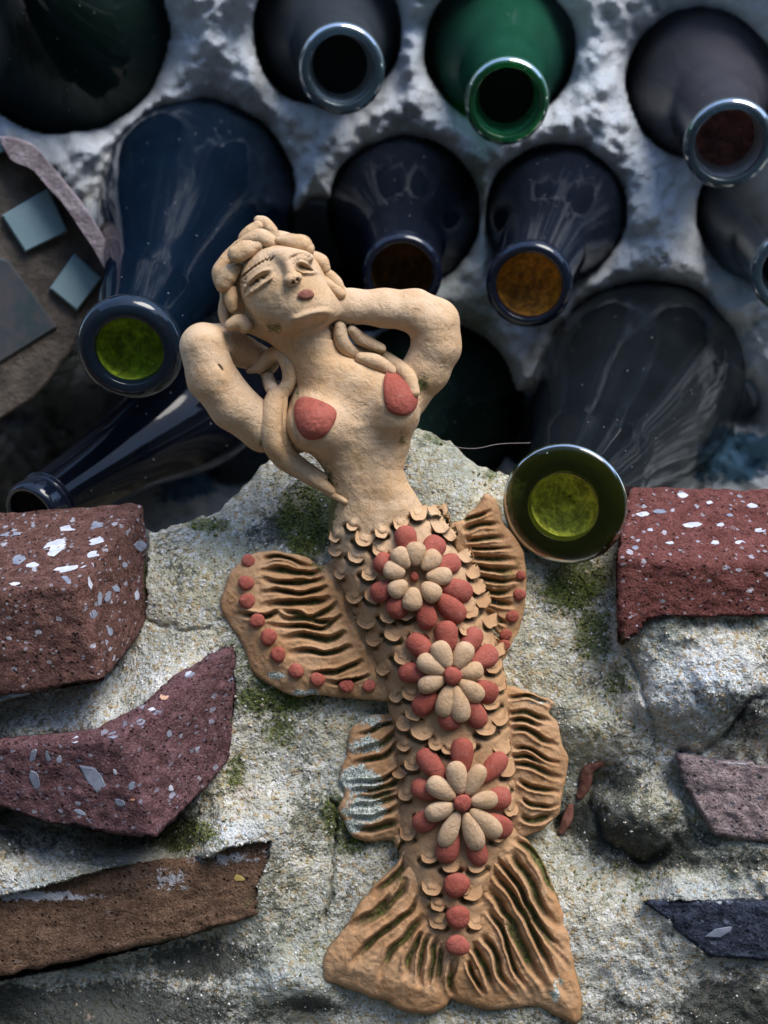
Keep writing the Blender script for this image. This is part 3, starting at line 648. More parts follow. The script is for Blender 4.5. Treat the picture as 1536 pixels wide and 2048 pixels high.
for x, y, a, b, an, mt in [(150, 1478, 12, 9, -.3, 0), (67, 1510, 7, 16, .3, 1), (95, 1513, 6, 14, -.2, 1), (70, 1562, 12, 24, -.4, 1), (225, 1470, 16, 7, -.3, 1), (282, 1444, 12, 9, -.3, 1), (303, 1418, 11, 5, -.2, 0), (321, 1410, 7, 5, -.6, 0), (328, 1394, 11, 8, -.4, 2), (240, 1605, 12, 9, .2, 1), (263, 1571, 9, 11, .2, 1), (342, 1577, 6, 7, 0, 0), (380, 1350, 14, 5, -.5, 1), (339, 1468, 7, 9, 0, 1), (362, 1472, 4, 6, .3, 1), (160, 1625, 16, 7, .4, 1), (376, 1347, 9, 4, -.5, 0), (118, 1520, 6, 9, .2, 1), (230, 1545, 5, 8, -.5, 0), (265, 1600, 6, 3, 0, 2)]:
    chip(bB, vB, x, y, rpoly(x, y, a, b, an, rg), (CHIP, CHIPG, CHIPO)[mt])
chip(bB, vB, 188, 1556, [(158, 1531), (190, 1535), (203, 1550), (217, 1586), (196, 1588), (176, 1568)], CHIPG)
for x, y, a, b, an, mt in [(1365, 990, 14, 7, 0, 0), (1285, 1028, 14, 6, 0, 0), (1385, 1050, 22, 7, 0, 0), (1320, 1023, 16, 6, 0, 1), (1440, 1050, 10, 6, 0, 0), (1505, 1012, 13, 6, 0, 0), (1480, 1085, 12, 5, 0, 0), (1300, 1060, 8, 4, 0, 0), (1420, 1005, 9, 4, 0, 0), (1340, 1085, 9, 4, 0, 0), (1430, 1085, 10, 5, 0, 0), (1520, 1060, 14, 5, 0, 0), (1270, 1095, 8, 5, 0, 1), (1460, 1030, 8, 4, 0, 1)]:
    chip(bD, vD, x, y, rpoly(x, y, a, b, an, rg), (CHIP, CHIPG)[mt])
chip(bF, vF, 1437, 1866, [(1409, 1874), (1430, 1858), (1466, 1852), (1462, 1862), (1440, 1876)], CHIPG)
chip(bC, vC, 478, 1756, rpoly(478, 1756, 14, 7, .1, rg), simple('ochre_chip', (.42, .30, .08), (.50, .38, .14), 20, .6, 1))

# two terracotta shards sunk in the mortar at the right
RUST = simple('rusty_terracotta', (.12, .045, .03), (.24, .10, .07), 16, .85, 3)
def shard(pts, r, parent=wall):
    V, F = tube([(x, y, float(mort_lo(np.array([x]), np.array([y]))[0]) + dh) for x, y, dh in pts], r, 10, flat=.6)
    mk('terracotta_shard', V, F, RUST, parent)
def tube(pts, rad, seg=14, flat=1.0, sub=5, seed=0, lump=.06):
    """swept round clay coil in (x,y,h) space -> world verts; rad scalar or list"""
    n = len(pts); rad = [rad] * n if np.isscalar(rad) else list(rad)
    C = smooth_curve([(*p, r) for p, r in zip(pts, rad)], sub)
    P = C[:, :3]; Rr = C[:, 3]
    T = np.gradient(P, axis=0); T /= np.linalg.norm(T, axis=1, keepdims=True) + 1e-9
    ref = np.array([0, 0, 1.0]); A = np.cross(T, ref); A /= np.linalg.norm(A, axis=1, keepdims=True) + 1e-9; B = np.cross(A, T)
    cs = [(-.9, .45), (-.6, .8), (-.3, .96)]
    rings = []
    th = np.linspace(0, 2 * np.pi, seg, endpoint=False)
    def ring(p, a, b, r):
        V = p + r * (np.cos(th)[:, None] * a + flat * np.sin(th)[:, None] * b); return V
    rings.append(ring(P[0] - T[0] * Rr[0], A[0], B[0], Rr[0] * .02))
    for o_, s in cs: rings.append(ring(P[0] + T[0] * o_ * Rr[0], A[0], B[0], Rr[0] * s))
    for i in range(len(P)): rings.append(ring(P[i], A[i], B[i], Rr[i]))
    for o_, s in cs[::-1]: rings.append(ring(P[-1] - T[-1] * o_ * Rr[-1], A[-1], B[-1], Rr[-1] * s))
    rings.append(ring(P[-1] + T[-1] * Rr[-1], A[-1], B[-1], Rr[-1] * .02))
    V = np.concatenate(rings); N = len(rings)
    V = V + 0.0
    nz = fbm(V, 18, 2, seed) ; cen = np.repeat(np.vstack([P[:1]] * 4 + [P] + [P[-1:]] * 4), seg, axis=0)
    V = cen + (V - cen) * (1 + lump * nz)[:, None]
    tube.low = np.clip(.75 - (V[:, 2] - cen[:, 2]) / (np.repeat(np.r_[[Rr[0]] * 4, Rr, [Rr[-1]] * 4], seg) + 1e-6) * 1.1, 0, 1)
    F = [list(f)[::-1] for f in gridfaces(N, seg, True)] + [list(range(seg)), list(range(N * seg - 1, (N - 1) * seg - 1, -1))]
    return W(V[:, 0], V[:, 1], V[:, 2]), F
shard([(1203, 1527, 4), (1176, 1540, 6), (1170, 1570, 6), (1160, 1592, 0)], [6, 12, 12, 8])
shard([(1141, 1614, 3), (1134, 1640, 6), (1122, 1664, 0)], [7, 11, 6])

# ------------------------------------------------------------------ the clay mermaid
mer = tag(empty('mermaid_figure', W(905, 1960, 0)), 'buff clay mermaid with bent arms, red flowers down her scaly tail, set on the mortar', 'figurine')
ST = 2.5
vol = Vol((340, 425, -75), (1060, 1965, 262), ST)
TAB = np.array([(690, 578, 672, 82, 46), (715, 578, 684, 80, 48), (740, 584, 735, 76, 52), (770, 586, 785, 74, 56), (800, 582, 815, 72, 60), (850, 585, 826, 70, 62), (885, 608, 822, 64, 60), (915, 630, 812, 58, 58), (940, 648, 808, 52, 57), (965, 657, 816, 47, 58), (1000, 661, 838, 38, 62),
 (1050, 656, 872, 25, 74), (1100, 660, 912, 12, 86), (1150, 670, 942, 5, 94), (1200, 690, 962, 0, 98), (1250, 715, 982, -2, 98), (1300, 735, 998, -4, 97), (1350, 755, 1010, -5, 95), (1400, 772, 1018, -5, 91), (1450, 784, 1023, -5, 87), (1500, 791, 1027, -5, 83), (1550, 796, 1032, -5, 79),
 (1600, 799, 1036, -5, 75), (1650, 796, 1030, -5, 70), (1700, 798, 1012, -5, 64), (1750, 804, 996, -5, 58), (1800, 820, 982, -5, 52), (1850, 846, 970, -5, 45), (1900, 876, 952, -5, 38), (1950, 900, 932, -5, 26)], float)
sl, X, Y, Z = vol.region((340, 680, -75), (1060, 1960, 262))
yv = Y.ravel(); cx = np.interp(yv, TAB[:, 0], (TAB[:, 1] + TAB[:, 2]) / 2)[None, :, None]; ww = np.interp(yv, TAB[:, 0], (TAB[:, 2] - TAB[:, 1]) / 2)[None, :, None]
hc = np.interp(yv, TAB[:, 0], TAB[:, 3])[None, :, None]; aa = np.interp(yv, TAB[:, 0], TAB[:, 4])[None, :, None]
A_ = (X - cx) / ww; C_ = (Z - hc) / aa; q = (np.abs(A_) ** 2.3 + np.abs(C_) ** 2.3) ** (1 / 2.3)
d = (q - 1) * np.minimum(ww, aa) * .95
d = np.maximum(d, np.maximum(Y - 1950, 690 - Y)).astype(np.float32)
vol.put(sl, d, 0)
vol.cone((604, 640, 96), (628, 715, 84), 56, 50, 24)
vol.ell((634, 848, 108), (60, 58, 58), k=30); vol.ell((787, 812, 104), (52, 60, 56), k=28)
vol.ell((700, 760, 100), (70, 40, 30), k=30)
# arms
vol.chain([(590, 872, 62, 36), (528, 858, 78, 45), (468, 812, 94, 48), (422, 752, 106, 49), (406, 692, 108, 47)], 10)
vol.chain([(408, 690, 100, 44), (442, 684, 78, 37), (484, 702, 48, 32), (532, 724, 28, 27)], 5)
vol.chain([(650, 612, 110, 32), (700, 613, 108, 34), (770, 616, 104, 37), (830, 622, 100, 42), (868, 645, 96, 48)], 14)
vol.chain([(868, 645, 96, 48), (874, 690, 90, 47), (852, 740, 80, 46), (812, 785, 70, 46), (775, 815, 64, 40)], 14)
# head and face
E1 = (.40, .92)
vol.ell((565, 565, 126), (84, 86, 80), E1, 8)
vol.ell((575, 590, 128), (78, 78, 78), E1, 20)
vol.cone((628, 612, 150), (600, 618, 150), 44, 46, 24)
vol.cone((652, 622, 140), (590, 636, 120), 20, 28, 12)
vol.cone((512, 640, 92), (575, 660, 96), 30, 40, 26)
vol.cone((572, 522, 203), (584, 556, 215), 6, 11, 14)
vol.ell((581, 560, 214), (13, 10, 12), k=6); vol.ell((595, 554, 212), (9, 9, 10), k=6)
vol.ell((588, 512, 192), (40, 14, 16), (1, .1), 24)
V, F = vol.mesh(); del vol
def hmap_of(V, step=5):
    nx, ny = int(900 / step), int(1700 / step); m = np.full((nx, ny), -999.0)
    i = np.clip(((V[:, 0] - 300) / step).astype(int), 0, nx - 1); j = np.clip(((V[:, 1] - 380) / step).astype(int), 0, ny - 1)
    np.maximum.at(m, (i, j), V[:, 2]); return m
HM = hmap_of(V); HS = HM.copy()
for _ in range(3):
    a = np.stack([np.roll(np.roll(HS, i, 0), j, 1) for i in (-1, 0, 1) for j in (-1, 0, 1)]); ok = a > -900
    HS = np.where(ok.any(0), np.where(ok, a, 0).sum(0) / np.maximum(ok.sum(0), 1), -999)
def hs(x, y, default=0.0):
    x = np.asarray(x, float); y = np.asarray(y, float)
    fx = np.clip((x - 300) / 5 - .5, 0, HS.shape[0] - 2); fy = np.clip((y - 380) / 5 - .5, 0, HS.shape[1] - 2)
    i = fx.astype(int); j = fy.astype(int); u = fx - i; v = fy - j
    a = HS[i, j] * (1 - u) * (1 - v) + HS[i + 1, j] * u * (1 - v) + HS[i, j + 1] * (1 - u) * v + HS[i + 1, j + 1] * u * v
    return np.where(a < -200, default, a)
front = V[:, 2] > hs(V[:, 0], V[:, 1]) - 22
# hand-made unevenness
V[:, 2] += 3.2 * fbm(V, 48, 2, 5) + 1.3 * fbm(V, 14, 2, 8)
V[:, 0] += 1.6 * fbm(V, 30, 2, 15)
def Z5(pts): return [(420 + a / 5.12, 420 + b / 5.12) for a, b in pts]
def stroke(pts, wd, amp, jit=0, taper=True):
    global V
    P = np.array(pts); lo = P.min(0) - wd * 3; hi = P.max(0) + wd * 3
    m = front & (V[:, 0] > lo[0]) & (V[:, 0] < hi[0]) & (V[:, 1] > lo[1]) & (V[:, 1] < hi[1])
    if not m.any(): return
    amp = amp * (1.1 if P[:, 1].mean() < 660 else 1)
    d, T, _ = polydist(V[m, 0], V[m, 1], smooth_curve(pts, 5) if len(pts) > 2 else pts)
    tp = np.clip(4 * np.minimum(T, 1 - T) + .3, 0, 1) if taper else 1
    V[m, 2] += amp * np.exp(-(d / wd) ** 2) * tp
# eyes
stroke(Z5([(330, 900), (350, 800), (440, 690), (540, 625), (620, 610)]), 3.6, 8)
stroke(Z5([(330, 920), (400, 850), (500, 790), (600, 720), (650, 660)]), 3.6, 8)
stroke(Z5([(420, 780), (500, 710), (600, 660)]), 4.0, -6)
for a, b in ((485, 730), (545, 695)): stroke(Z5([(a - 15, b - 15), (a + 15, b + 15)]), 2.4, -7)
for k in range(9):
    t = k / 8; x = 640 - 310 * t; y = 500 + 190 * t ** 1.6
    stroke(Z5([(x + 15, y - 22), (x - 30, y + 26)]), 1.9, -6)
    stroke(Z5([(x - 2, y - 22), (x - 47, y + 26)]), 1.7, 3)
for k in range(10):
    x = 320 + RNG.uniform(-15, 60); y = 660 + RNG.uniform(0, 160); stroke(Z5([(x, y), (x + 15, y + 14)]), 2.2, -5)
for k in range(5):
    x = 610 - 55 * k; y = 720 + 28 * k; stroke(Z5([(x + 12, y), (x - 22, y + 34)]), 1.7, -4)
stroke(Z5([(880, 560), (930, 530), (1000, 560), (1090, 635)]), 3.0, 6)
stroke(Z5([(880, 580), (920, 630), (1000, 645), (1100, 640)]), 3.0, 6)
stroke(Z5([(920, 570), (960, 585), (1030, 610)]), 2.8, -6)
for k in range(7):
    t = k / 6; x = 820 + 190 * t; y = 490 - 60 * math.sin(t * 2.2) + 35 * t
    stroke(Z5([(x - 10, y + 20), (x + 20, y - 18)]), 1.8, -4)
stroke(Z5([(845, 735), (855, 750)]), 3.2, -15); stroke(Z5([(885, 705), (898, 722)]), 2.6, -12)
stroke(Z5([(800, 1150), (960, 1085), (1100, 1045), (1220, 1045), (1275, 1070)]), 7, 6)
stroke(Z5([(880, 1250), (1010, 1190), (1120, 1150), (1220, 1150)]), 10, -12)
stroke([(572, 770), (590, 850), (606, 905)], 5, -5)
stroke([(436, 728), (446, 742)], 2.2, -6)
# nail cuts under the scales
SC = [(723, 1092, -.35, 44), (757, 1112, -.3, 42), (838, 1040, .05, 40), (886, 1064, .25, 44), (800, 1060, -.1, 34), (664, 1110, -.5, 30), (664, 1082, -.5, 24), (706, 1124, -.4, 36), (733, 1160, -.4, 38), (674, 1156, -.6, 30), (699, 1204, -.7, 36), (740, 1204, -.5, 40),
 (722, 1254, -.7, 40), (781, 1281, -.4, 42), (738, 1290, -.7, 36), (799, 1328, -.5, 44), (757, 1348, -.8, 34), (818, 1400, -.3, 46), (785, 1402, -.6, 34), (771, 1245, -.35, 38), (812, 1240, 0, 40), (945, 1235, .25, 40), (972, 1214, .4, 36), (987, 1254, .4, 34),
 (992, 1345, .3, 42), (1004, 1380, .4, 34), (842, 1479, -.1, 52), (824, 1440, -.2, 40), (820, 1541, -.3, 36), (801, 1460, -.6, 38), (974, 1471, .1, 52), (986, 1420, .2, 40), (1009, 1449, .5, 42), (1013, 1508, .5, 42), (1021, 1552, .5, 42), (1027, 1632, .3, 34),
 (1000, 1684, .2, 44), (897, 1509, 0, 34), (857, 1727, -.1, 40), (902, 1745, 0, 46), (955, 1745, .1, 44), (861, 1790, -.2, 48), (948, 1800, .2, 52), (875, 1858, -.1, 44), (958, 1858, .3, 44), (874, 1822, -.2, 36), (889, 1030, .5, 28), (909, 1078, .6, 34),
 (940, 1122, .6, 34), (953, 1155, .6, 32), (964, 1186, .5, 34), (870, 1500, -.1, 34), (940, 1500, .1, 34), (805, 1600, -.4, 34), (812, 1680, -.2, 38), (1003, 1310, .5, 30), (790, 1190, -.2, 34), (760, 1075, -.2, 32), (700, 1060, -.4, 24), (845, 1640, -.2, 34), (1010, 1590, .4, 34),
 (690, 1240, -.8, 30), (715, 1290, -.9, 30), (870, 1030, .2, 26), (935, 1270, .1, 36), (835, 1280, -.1, 34), (980, 1300, .3, 30), (800, 1500, -.6, 30), (790, 1555, -.7, 30), (928, 1790, 0, 34)]
for x, y, sl_, w_ in SC:
    dx, dy = sl_ / math.hypot(sl_, 1), 1 / math.hypot(sl_, 1)
    cx_, cy_ = x + dx * 5, y + dy * 5
    stroke([(cx_ - dy * w_ * .42 - dx * 8, cy_ + dx * w_ * .42 - dy * 8), (cx_, cy_), (cx_ + dy * w_ * .42 - dx * 8, cy_ - dx * w_ * .42 - dy * 8)], 6, -15, taper=False)
    stroke([(x - dx * 12 - dy * w_ * .25, y - dy * 12 + dx * w_ * .25), (x - dx * 12 + dy * w_ * .25, y - dy * 12 - dx * w_ * .25)], 9, 6)
# darker tone where the surface is concave
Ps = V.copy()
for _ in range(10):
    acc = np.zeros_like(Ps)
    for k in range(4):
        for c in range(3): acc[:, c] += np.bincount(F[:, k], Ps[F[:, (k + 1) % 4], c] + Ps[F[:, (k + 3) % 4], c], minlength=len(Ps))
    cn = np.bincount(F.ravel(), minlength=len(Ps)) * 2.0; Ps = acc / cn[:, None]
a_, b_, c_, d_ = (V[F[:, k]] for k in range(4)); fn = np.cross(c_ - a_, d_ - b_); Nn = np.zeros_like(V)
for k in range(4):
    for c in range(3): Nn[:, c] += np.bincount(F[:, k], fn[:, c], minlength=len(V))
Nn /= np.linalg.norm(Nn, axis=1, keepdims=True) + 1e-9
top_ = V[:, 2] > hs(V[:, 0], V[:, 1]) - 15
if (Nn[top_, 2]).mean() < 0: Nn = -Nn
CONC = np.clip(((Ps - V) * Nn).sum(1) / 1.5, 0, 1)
# algae stains on the body
bm = blob(V[:, 0], V[:, 1], [(548, 655, 25, 18, .6), (560, 640, 40, 20, .35), (845, 770, 22, 28, .65), (650, 1010, 26, 80, 1.1), (600, 930, 50, 34, .8), (525, 885, 20, 15, .6), (660, 1150, 18, 90, .55), (720, 1290, 16, 130, .45), (805, 880, 12, 25, .55), (650, 1060, 25, 60, .6), (490, 620, 14, 40, .4), (690, 650, 30, 10, .4), (600, 905, 60, 14, .45), (760, 1440, 30, 120, .4), (595, 800, 6, 100, .5), (1000, 1200, 16, 120, .3), (800, 1750, 30, 90, .3)])
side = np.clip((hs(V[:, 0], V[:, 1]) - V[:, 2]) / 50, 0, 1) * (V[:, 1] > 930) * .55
mk('body', W(V[:, 0], V[:, 1], V[:, 2]), F, CLAY, mer, attrs={'brown': np.clip((V[:, 1] - 1010) / 260, 0, .85), 'moss': np.maximum(bm, side), 'recess_dark': CONC * np.where(V[:, 1] < 640, .6, 1), 'lichen': blob(V[:, 0], V[:, 1], [(800, 1430, 20, 60, .35), (805, 1560, 14, 60, .3)])})

# scales: each a lifted tongue of clay
for n_, (x, y, sl_, w_) in enumerate(SC):
    dx, dy = sl_ / math.hypot(sl_, 1), 1 / math.hypot(sl_, 1); ln = w_ * .74
    nu, nv = 11, 7; u, v = np.meshgrid(np.linspace(-1, 1, nu), np.linspace(0, 1, nv), indexing='ij')
    tipv = np.sqrt(np.clip(1 - np.abs(u) ** 2.4, 0, 1))
    al = -ln + ln * v * (.45 + .55 * tipv); ac = u * w_ / 2 * (1 - .12 * v)
    jx = 1.5 * vnoise(np.stack([u * 2 + n_, v * 2, u * 0], -1), 3)
    px = x + dx * al - dy * ac + jx; py = y + dy * al + dx * ac + jx
    lift = 13 * v ** 1.9 * (.5 + .5 * tipv) + RNG.uniform(-1, 2) * v * u
    base = hs(px, py, 0); top = base - 6 * (1 - v) ** 1.6 - 1.5 * np.abs(u) ** 3 + lift + 1.2 * np.sin(u * 3 + n_) * v
    bot = top - 3.6 * v - .8
    N = nu * nv
    VV = np.concatenate([W(px, py, top).reshape(-1, 3), W(px + dx * 1.5, py + dy * 1.5, bot).reshape(-1, 3)])
    F1 = gridfaces(nu, nv); Fs = [list(f) for f in F1] + [[N + i for i in f[::-1]] for f in F1.tolist()]
    rim = [i * nv for i in range(nu)] + [(nu - 1) * nv + j for j in range(1, nv)] + [i * nv + nv - 1 for i in range(nu - 2, -1, -1)] + [j for j in range(nv - 2, 0, -1)]
    for a, b in zip(rim, rim[1:] + rim[:1]): Fs.append([b, a, N + a, N + b])
    mk('scale', VV, Fs, CLAY, mer, attrs={'brown': np.full(2 * N, float(np.clip((y - 960) / 260, 0.25, .95))), 'moss': np.concatenate([0 * u.ravel() + .2, 0 * u.ravel() + .65]), 'lichen': np.zeros(2 * N)})

# fins: slabs with deep tool grooves
def fin(name, outline, grooves, hb, thick, bulge, parent=mer, gw=5.5, gd=15, lich=[], mossb=[], mat=FIN, edge=7):
    P = smooth_curve(outline, 4, True); lo = P.min(0) - 12; hi = P.max(0) + 12; st = 2.5
    gx = np.arange(lo[0], hi[0], st); gy = np.arange(lo[1], hi[1], st); X, Y = np.meshgrid(gx, gy, indexing='ij')
    j1 = 3.5 * vnoise(np.stack([X / 24, Y / 24, X * 0], -1), 5); j2 = 3.5 * vnoise(np.stack([X / 24, Y / 24, X * 0 + 9], -1), 6)
    sdp = sdpoly(X + j1, Y + j2, P)
    G = np.zeros(X.shape); LP = np.zeros(X.shape)
    for gi, gpts in enumerate(grooves):
        wd = gw * (.8 + .45 * ((gi * 37) % 10) / 10)
        dd, T, sd_ = polydist(X + j1 * .9, Y + j2 * .9, smooth_curve(gpts, 5))
        tp = np.clip(5 * T, 0, 1) ** .6 * np.clip(2.6 * (1 - T), 0, 1)
        G = np.maximum(G, gd * np.exp(-(dd / wd) ** 2 * .9) * tp)
        LP = np.maximum(LP, gd * .48 * np.exp(-((dd - wd * 1.5) / (wd * .6)) ** 2) * tp * np.where(sd_ > 0, 1.0, .35))
    top = hb(X, Y) + bulge * np.clip(-sdp / 45, 0, 1) + LP - G + 2.2 * fbm(np.stack([X, Y, X * 0], -1), 22, 2, 4) + 1.2 * vnoise(np.stack([X / 7, Y / 7, X * 0], -1), 7)
    bot = hb(X, Y) - thick
    zlo, zhi = bot.min() - 6, top.max() + 8; gz = np.arange(zlo, zhi, st)
    v_ = Vol((gx[0], gy[0], zlo), (gx[-1], gy[-1], zhi), st)
    nx, ny, nz = v_.v.shape; top = top[:nx, :ny]; bot = bot[:nx, :ny]; sd2 = sdp[:nx, :ny]
    if top.shape != (nx, ny):
        top = np.pad(top, ((0, nx - top.shape[0]), (0, ny - top.shape[1])), mode='edge'); bot = np.pad(bot, ((0, nx - bot.shape[0]), (0, ny - bot.shape[1])), mode='edge'); sd2 = np.pad(sd2, ((0, nx - sd2.shape[0]), (0, ny - sd2.shape[1])), mode='edge')
    Z = v_.ax[2][None, None, :]
    dz = np.maximum(Z - top[..., None], bot[..., None] - Z) * .8; a = dz + edge; b = sd2[..., None] + edge
    d = np.minimum(np.maximum(a, b), 0) + np.sqrt(np.maximum(a, 0) ** 2 + np.maximum(b, 0) ** 2) - edge
    v_.v[:] = d; V, F = v_.mesh()
    ix = np.clip(((V[:, 0] - gx[0]) / st).round().astype(int), 0, G.shape[0] - 1); iy = np.clip(((V[:, 1] - gy[0]) / st).round().astype(int), 0, G.shape[1] - 1)
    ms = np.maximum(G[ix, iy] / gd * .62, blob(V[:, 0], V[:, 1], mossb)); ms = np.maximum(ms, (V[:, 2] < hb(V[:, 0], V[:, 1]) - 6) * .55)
    o = mk(name, W(V[:, 0], V[:, 1], V[:, 2]), F, mat, parent, attrs={'moss': ms, 'recess_dark': np.clip(G[ix, iy] / gd * 1.1, 0, 1), 'lichen': blob(V[:, 0], V[:, 1], lich)})
    return o, (lambda x, y: float(top[int(np.clip((x - gx[0]) / st, 0, nx - 1)), int(np.clip((y - gy[0]) / st, 0, ny - 1))]))
def disc(name, x, y, r, h, mat, parent, ry=None, dome=.55, seed=0, tiltx=0, tilty=0):
    ry = ry or r; n, m = 9, 22; V = []
    for i in range(n):
        ph = -.5 * math.pi * .75 + (math.pi * .5 * 1.75) * i / (n - 1); th = np.linspace(0, 2 * np.pi, m, endpoint=False)
        cr = max(math.cos(ph), .0) ** .6 if i < n - 1 else .01
        rr = cr * (1 + .05 * np.sin(2 * th + seed) + .04 * np.sin(3 * th + seed * 2.1))
        X = x + r * rr * np.cos(th); Y = y + ry * rr * np.sin(th)
        V.append(np.c_[X, Y, h + r * dome * math.sin(ph) + tiltx * (X - x) + tilty * (Y - y) + 1.2 * vnoise(np.c_[X / 6, Y / 6, X * 0 + seed], 2)])
    V = np.concatenate(V); F = [list(f)[::-1] for f in gridfaces(n, m, True)] + [list(range(m)), list(range(n * m - 1, (n - 1) * m - 1, -1))]
    # top fan is closed by the last tiny ring
    return mk(name, W(V[:, 0], V[:, 1], V[:, 2]), F, mat, parent)
def Z1(pts): return [(420 + a / 2.194, 960 + b / 2.194) for a, b in pts]
def Z2(pts): return [(620 + a / 2.743, 1360 + b / 2.743) for a, b in pts]
# left pectoral fin
out = [(690, 1120), (640, 1128), (600, 1108), (545, 1102), (500, 1107), (466, 1140), (445, 1185), (443, 1215), (462, 1255), (488, 1300), (508, 1345), (545, 1374), (590, 1390), (650, 1393), (700, 1396), (745, 1398), (790, 1390), (780, 1300), (730, 1200)]
gr = [Z1(g) for g in [[(230, 345), (320, 340), (420, 375), (470, 385)], [(490, 400), (400, 412), (290, 395), (195, 405)], [(505, 430), (420, 448), (300, 450), (215, 425)], [(520, 465), (430, 495), (300, 490), (215, 490)],
      [(525, 515), (450, 535), (330, 540), (210, 555)], [(560, 545), (480, 590), (380, 610), (260, 590)], [(585, 590), (500, 650), (400, 640), (250, 640)], [(605, 665), (520, 700), (400, 680), (300, 700)], [(625, 730), (520, 760), (430, 750), (340, 770)],
      [(675, 790), (600, 830), (500, 850), (420, 850)], [(700, 860), (620, 885), (520, 885), (500, 880)], [(300, 580), (240, 600), (150, 590), (110, 600)], [(560, 620), (470, 620), (380, 590), (280, 560)]]]
pl = lambda x, y: 12 + .05 * (x - 443) + 3 * np.sin((x - 443) / 60)
o, tf = fin('pectoral_fin', out, gr, pl, 30, 16, gd=17, lich=[(555, 1350, 30, 12, .75), (610, 1385, 40, 10, .75), (545, 1100, 50, 8, .5)], mossb=[(530, 1390, 60, 20, .6), (640, 1130, 30, 20, .6)])
for k, (x, y, r) in enumerate([(497, 1122, 14), (492, 1166, 16), (494, 1202, 16), (514, 1241, 16), (537, 1274, 17), (556, 1309, 16), (592, 1342, 16), (635, 1359, 15), (693, 1372, 15), (738, 1372, 13)]):
    disc('clay_dot', x, y, r, tf(x, y) + 2, RED, o, r * random.uniform(.92, 1.08), .5, k)
# right pectoral fin
out = [(900, 1055), (930, 1035), (955, 1005), (975, 985), (995, 1005), (1004, 1045), (1030, 1070), (1050, 1110), (1055, 1160), (1052, 1200), (1042, 1250), (1030, 1285), (1022, 1312), (1000, 1326), (980, 1310), (960, 1240), (930, 1150)]
gr = [Z1(g) for g in [[(1110, 180), (1180, 150), (1240, 130)], [(1110, 220), (1200, 195), (1280, 200)], [(1120, 265), (1200, 255), (1310, 250)], [(1130, 300), (1220, 305), (1340, 300)], [(1150, 345), (1230, 350), (1360, 350)], [(1160, 380), (1240, 400), (1370, 390)],
      [(1170, 430), (1250, 445), (1370, 440)], [(1190, 480), (1260, 500), (1350, 480)], [(1210, 530), (1270, 545), (1340, 550)], [(1210, 580), (1260, 610), (1310, 630)], [(1230, 640), (1260, 680), (1290, 690)]]]
o, tf = fin('pectoral_fin', out, gr, lambda x, y: -8 - .08 * (x - 900) + .0 * y, 30, 12, gd=15, gw=5, mossb=[(1010, 1150, 60, 60, .45), (1030, 1260, 30, 50, .4)])
for k, (x, y, r) in enumerate([(1042, 1151, 10), (1039, 1189, 13), (1025, 1233, 13), (1012, 1269, 12), (1009, 1290, 12)]): disc('clay_dot', x, y, r, tf(x, y) + 3, RED, o, r * .95, .5, k)
# lower side fins
out = [(810, 1420), (780, 1425), (744, 1431), (712, 1448), (700, 1470), (689, 1517), (680, 1560), (685, 1593), (676, 1619), (693, 1654), (711, 1679), (745, 1682), (780, 1680), (820, 1690), (830, 1560)]
gr = [Z2(g) for g in [[(470, 240), (400, 250), (300, 290), (240, 310)], [(475, 290), (380, 360), (280, 400), (215, 420)], [(480, 355), (400, 420), (290, 450), (220, 470)], [(490, 485), (410, 540), (300, 560), (190, 570)], [(498, 545), (420, 590), (300, 610), (200, 620)],
      [(498, 645), (400, 670), (300, 690), (200, 710)], [(490, 700), (400, 740), (300, 760), (190, 760)], [(485, 770), (410, 800), (320, 820), (220, 820)], [(470, 620), (380, 640), (280, 650), (210, 660)]]]
fin('side_fin', out, gr, lambda x, y: 4 + .06 * (x - 680), 26, 12, gd=14, lich=[(740, 1440, 60, 20, .7), (730, 1490, 50, 26, .8), (715, 1560, 55, 36, 1.0), (730, 1620, 50, 34, 1.0), (705, 1650, 35, 24, .8)], mossb=[(760, 1460, 30, 30, .4)])
out = [(990, 1375), (1014, 1371), (1050, 1382), (1108, 1405), (1098, 1425), (1118, 1446), (1127, 1488), (1138, 1520), (1132, 1560), (1124, 1600), (1112, 1637), (1065, 1668), (1025, 1672), (1000, 1600)]
gr = [Z2(g) for g in [[(1085, 100), (1160, 90), (1260, 110), (1340, 150)], [(1085, 185), (1170, 180), (1260, 210), (1350, 230)], [(1100, 270), (1180, 270), (1280, 330), (1380, 370)], [(1110, 370), (1200, 370), (1290, 430), (1400, 460)], [(1110, 460), (1200, 470), (1290, 510), (1400, 545)],
      [(1130, 545), (1210, 590), (1300, 610), (1385, 620)], [(1160, 650), (1220, 690), (1300, 700), (1370, 680)], [(1160, 740), (1220, 770), (1290, 760), (1350, 740)], [(1100, 225), (1180, 225), (1270, 265)], [(1110, 415), (1190, 420), (1270, 460)]]]
fin('side_fin', out, gr, lambda x, y: 12 - .07 * (x - 1010), 28, 12, gd=15, gw=5, lich=[(1080, 1405, 40, 8, .6), (1100, 1440, 30, 8, .5)], mossb=[(1040, 1440, 20, 40, .3)])
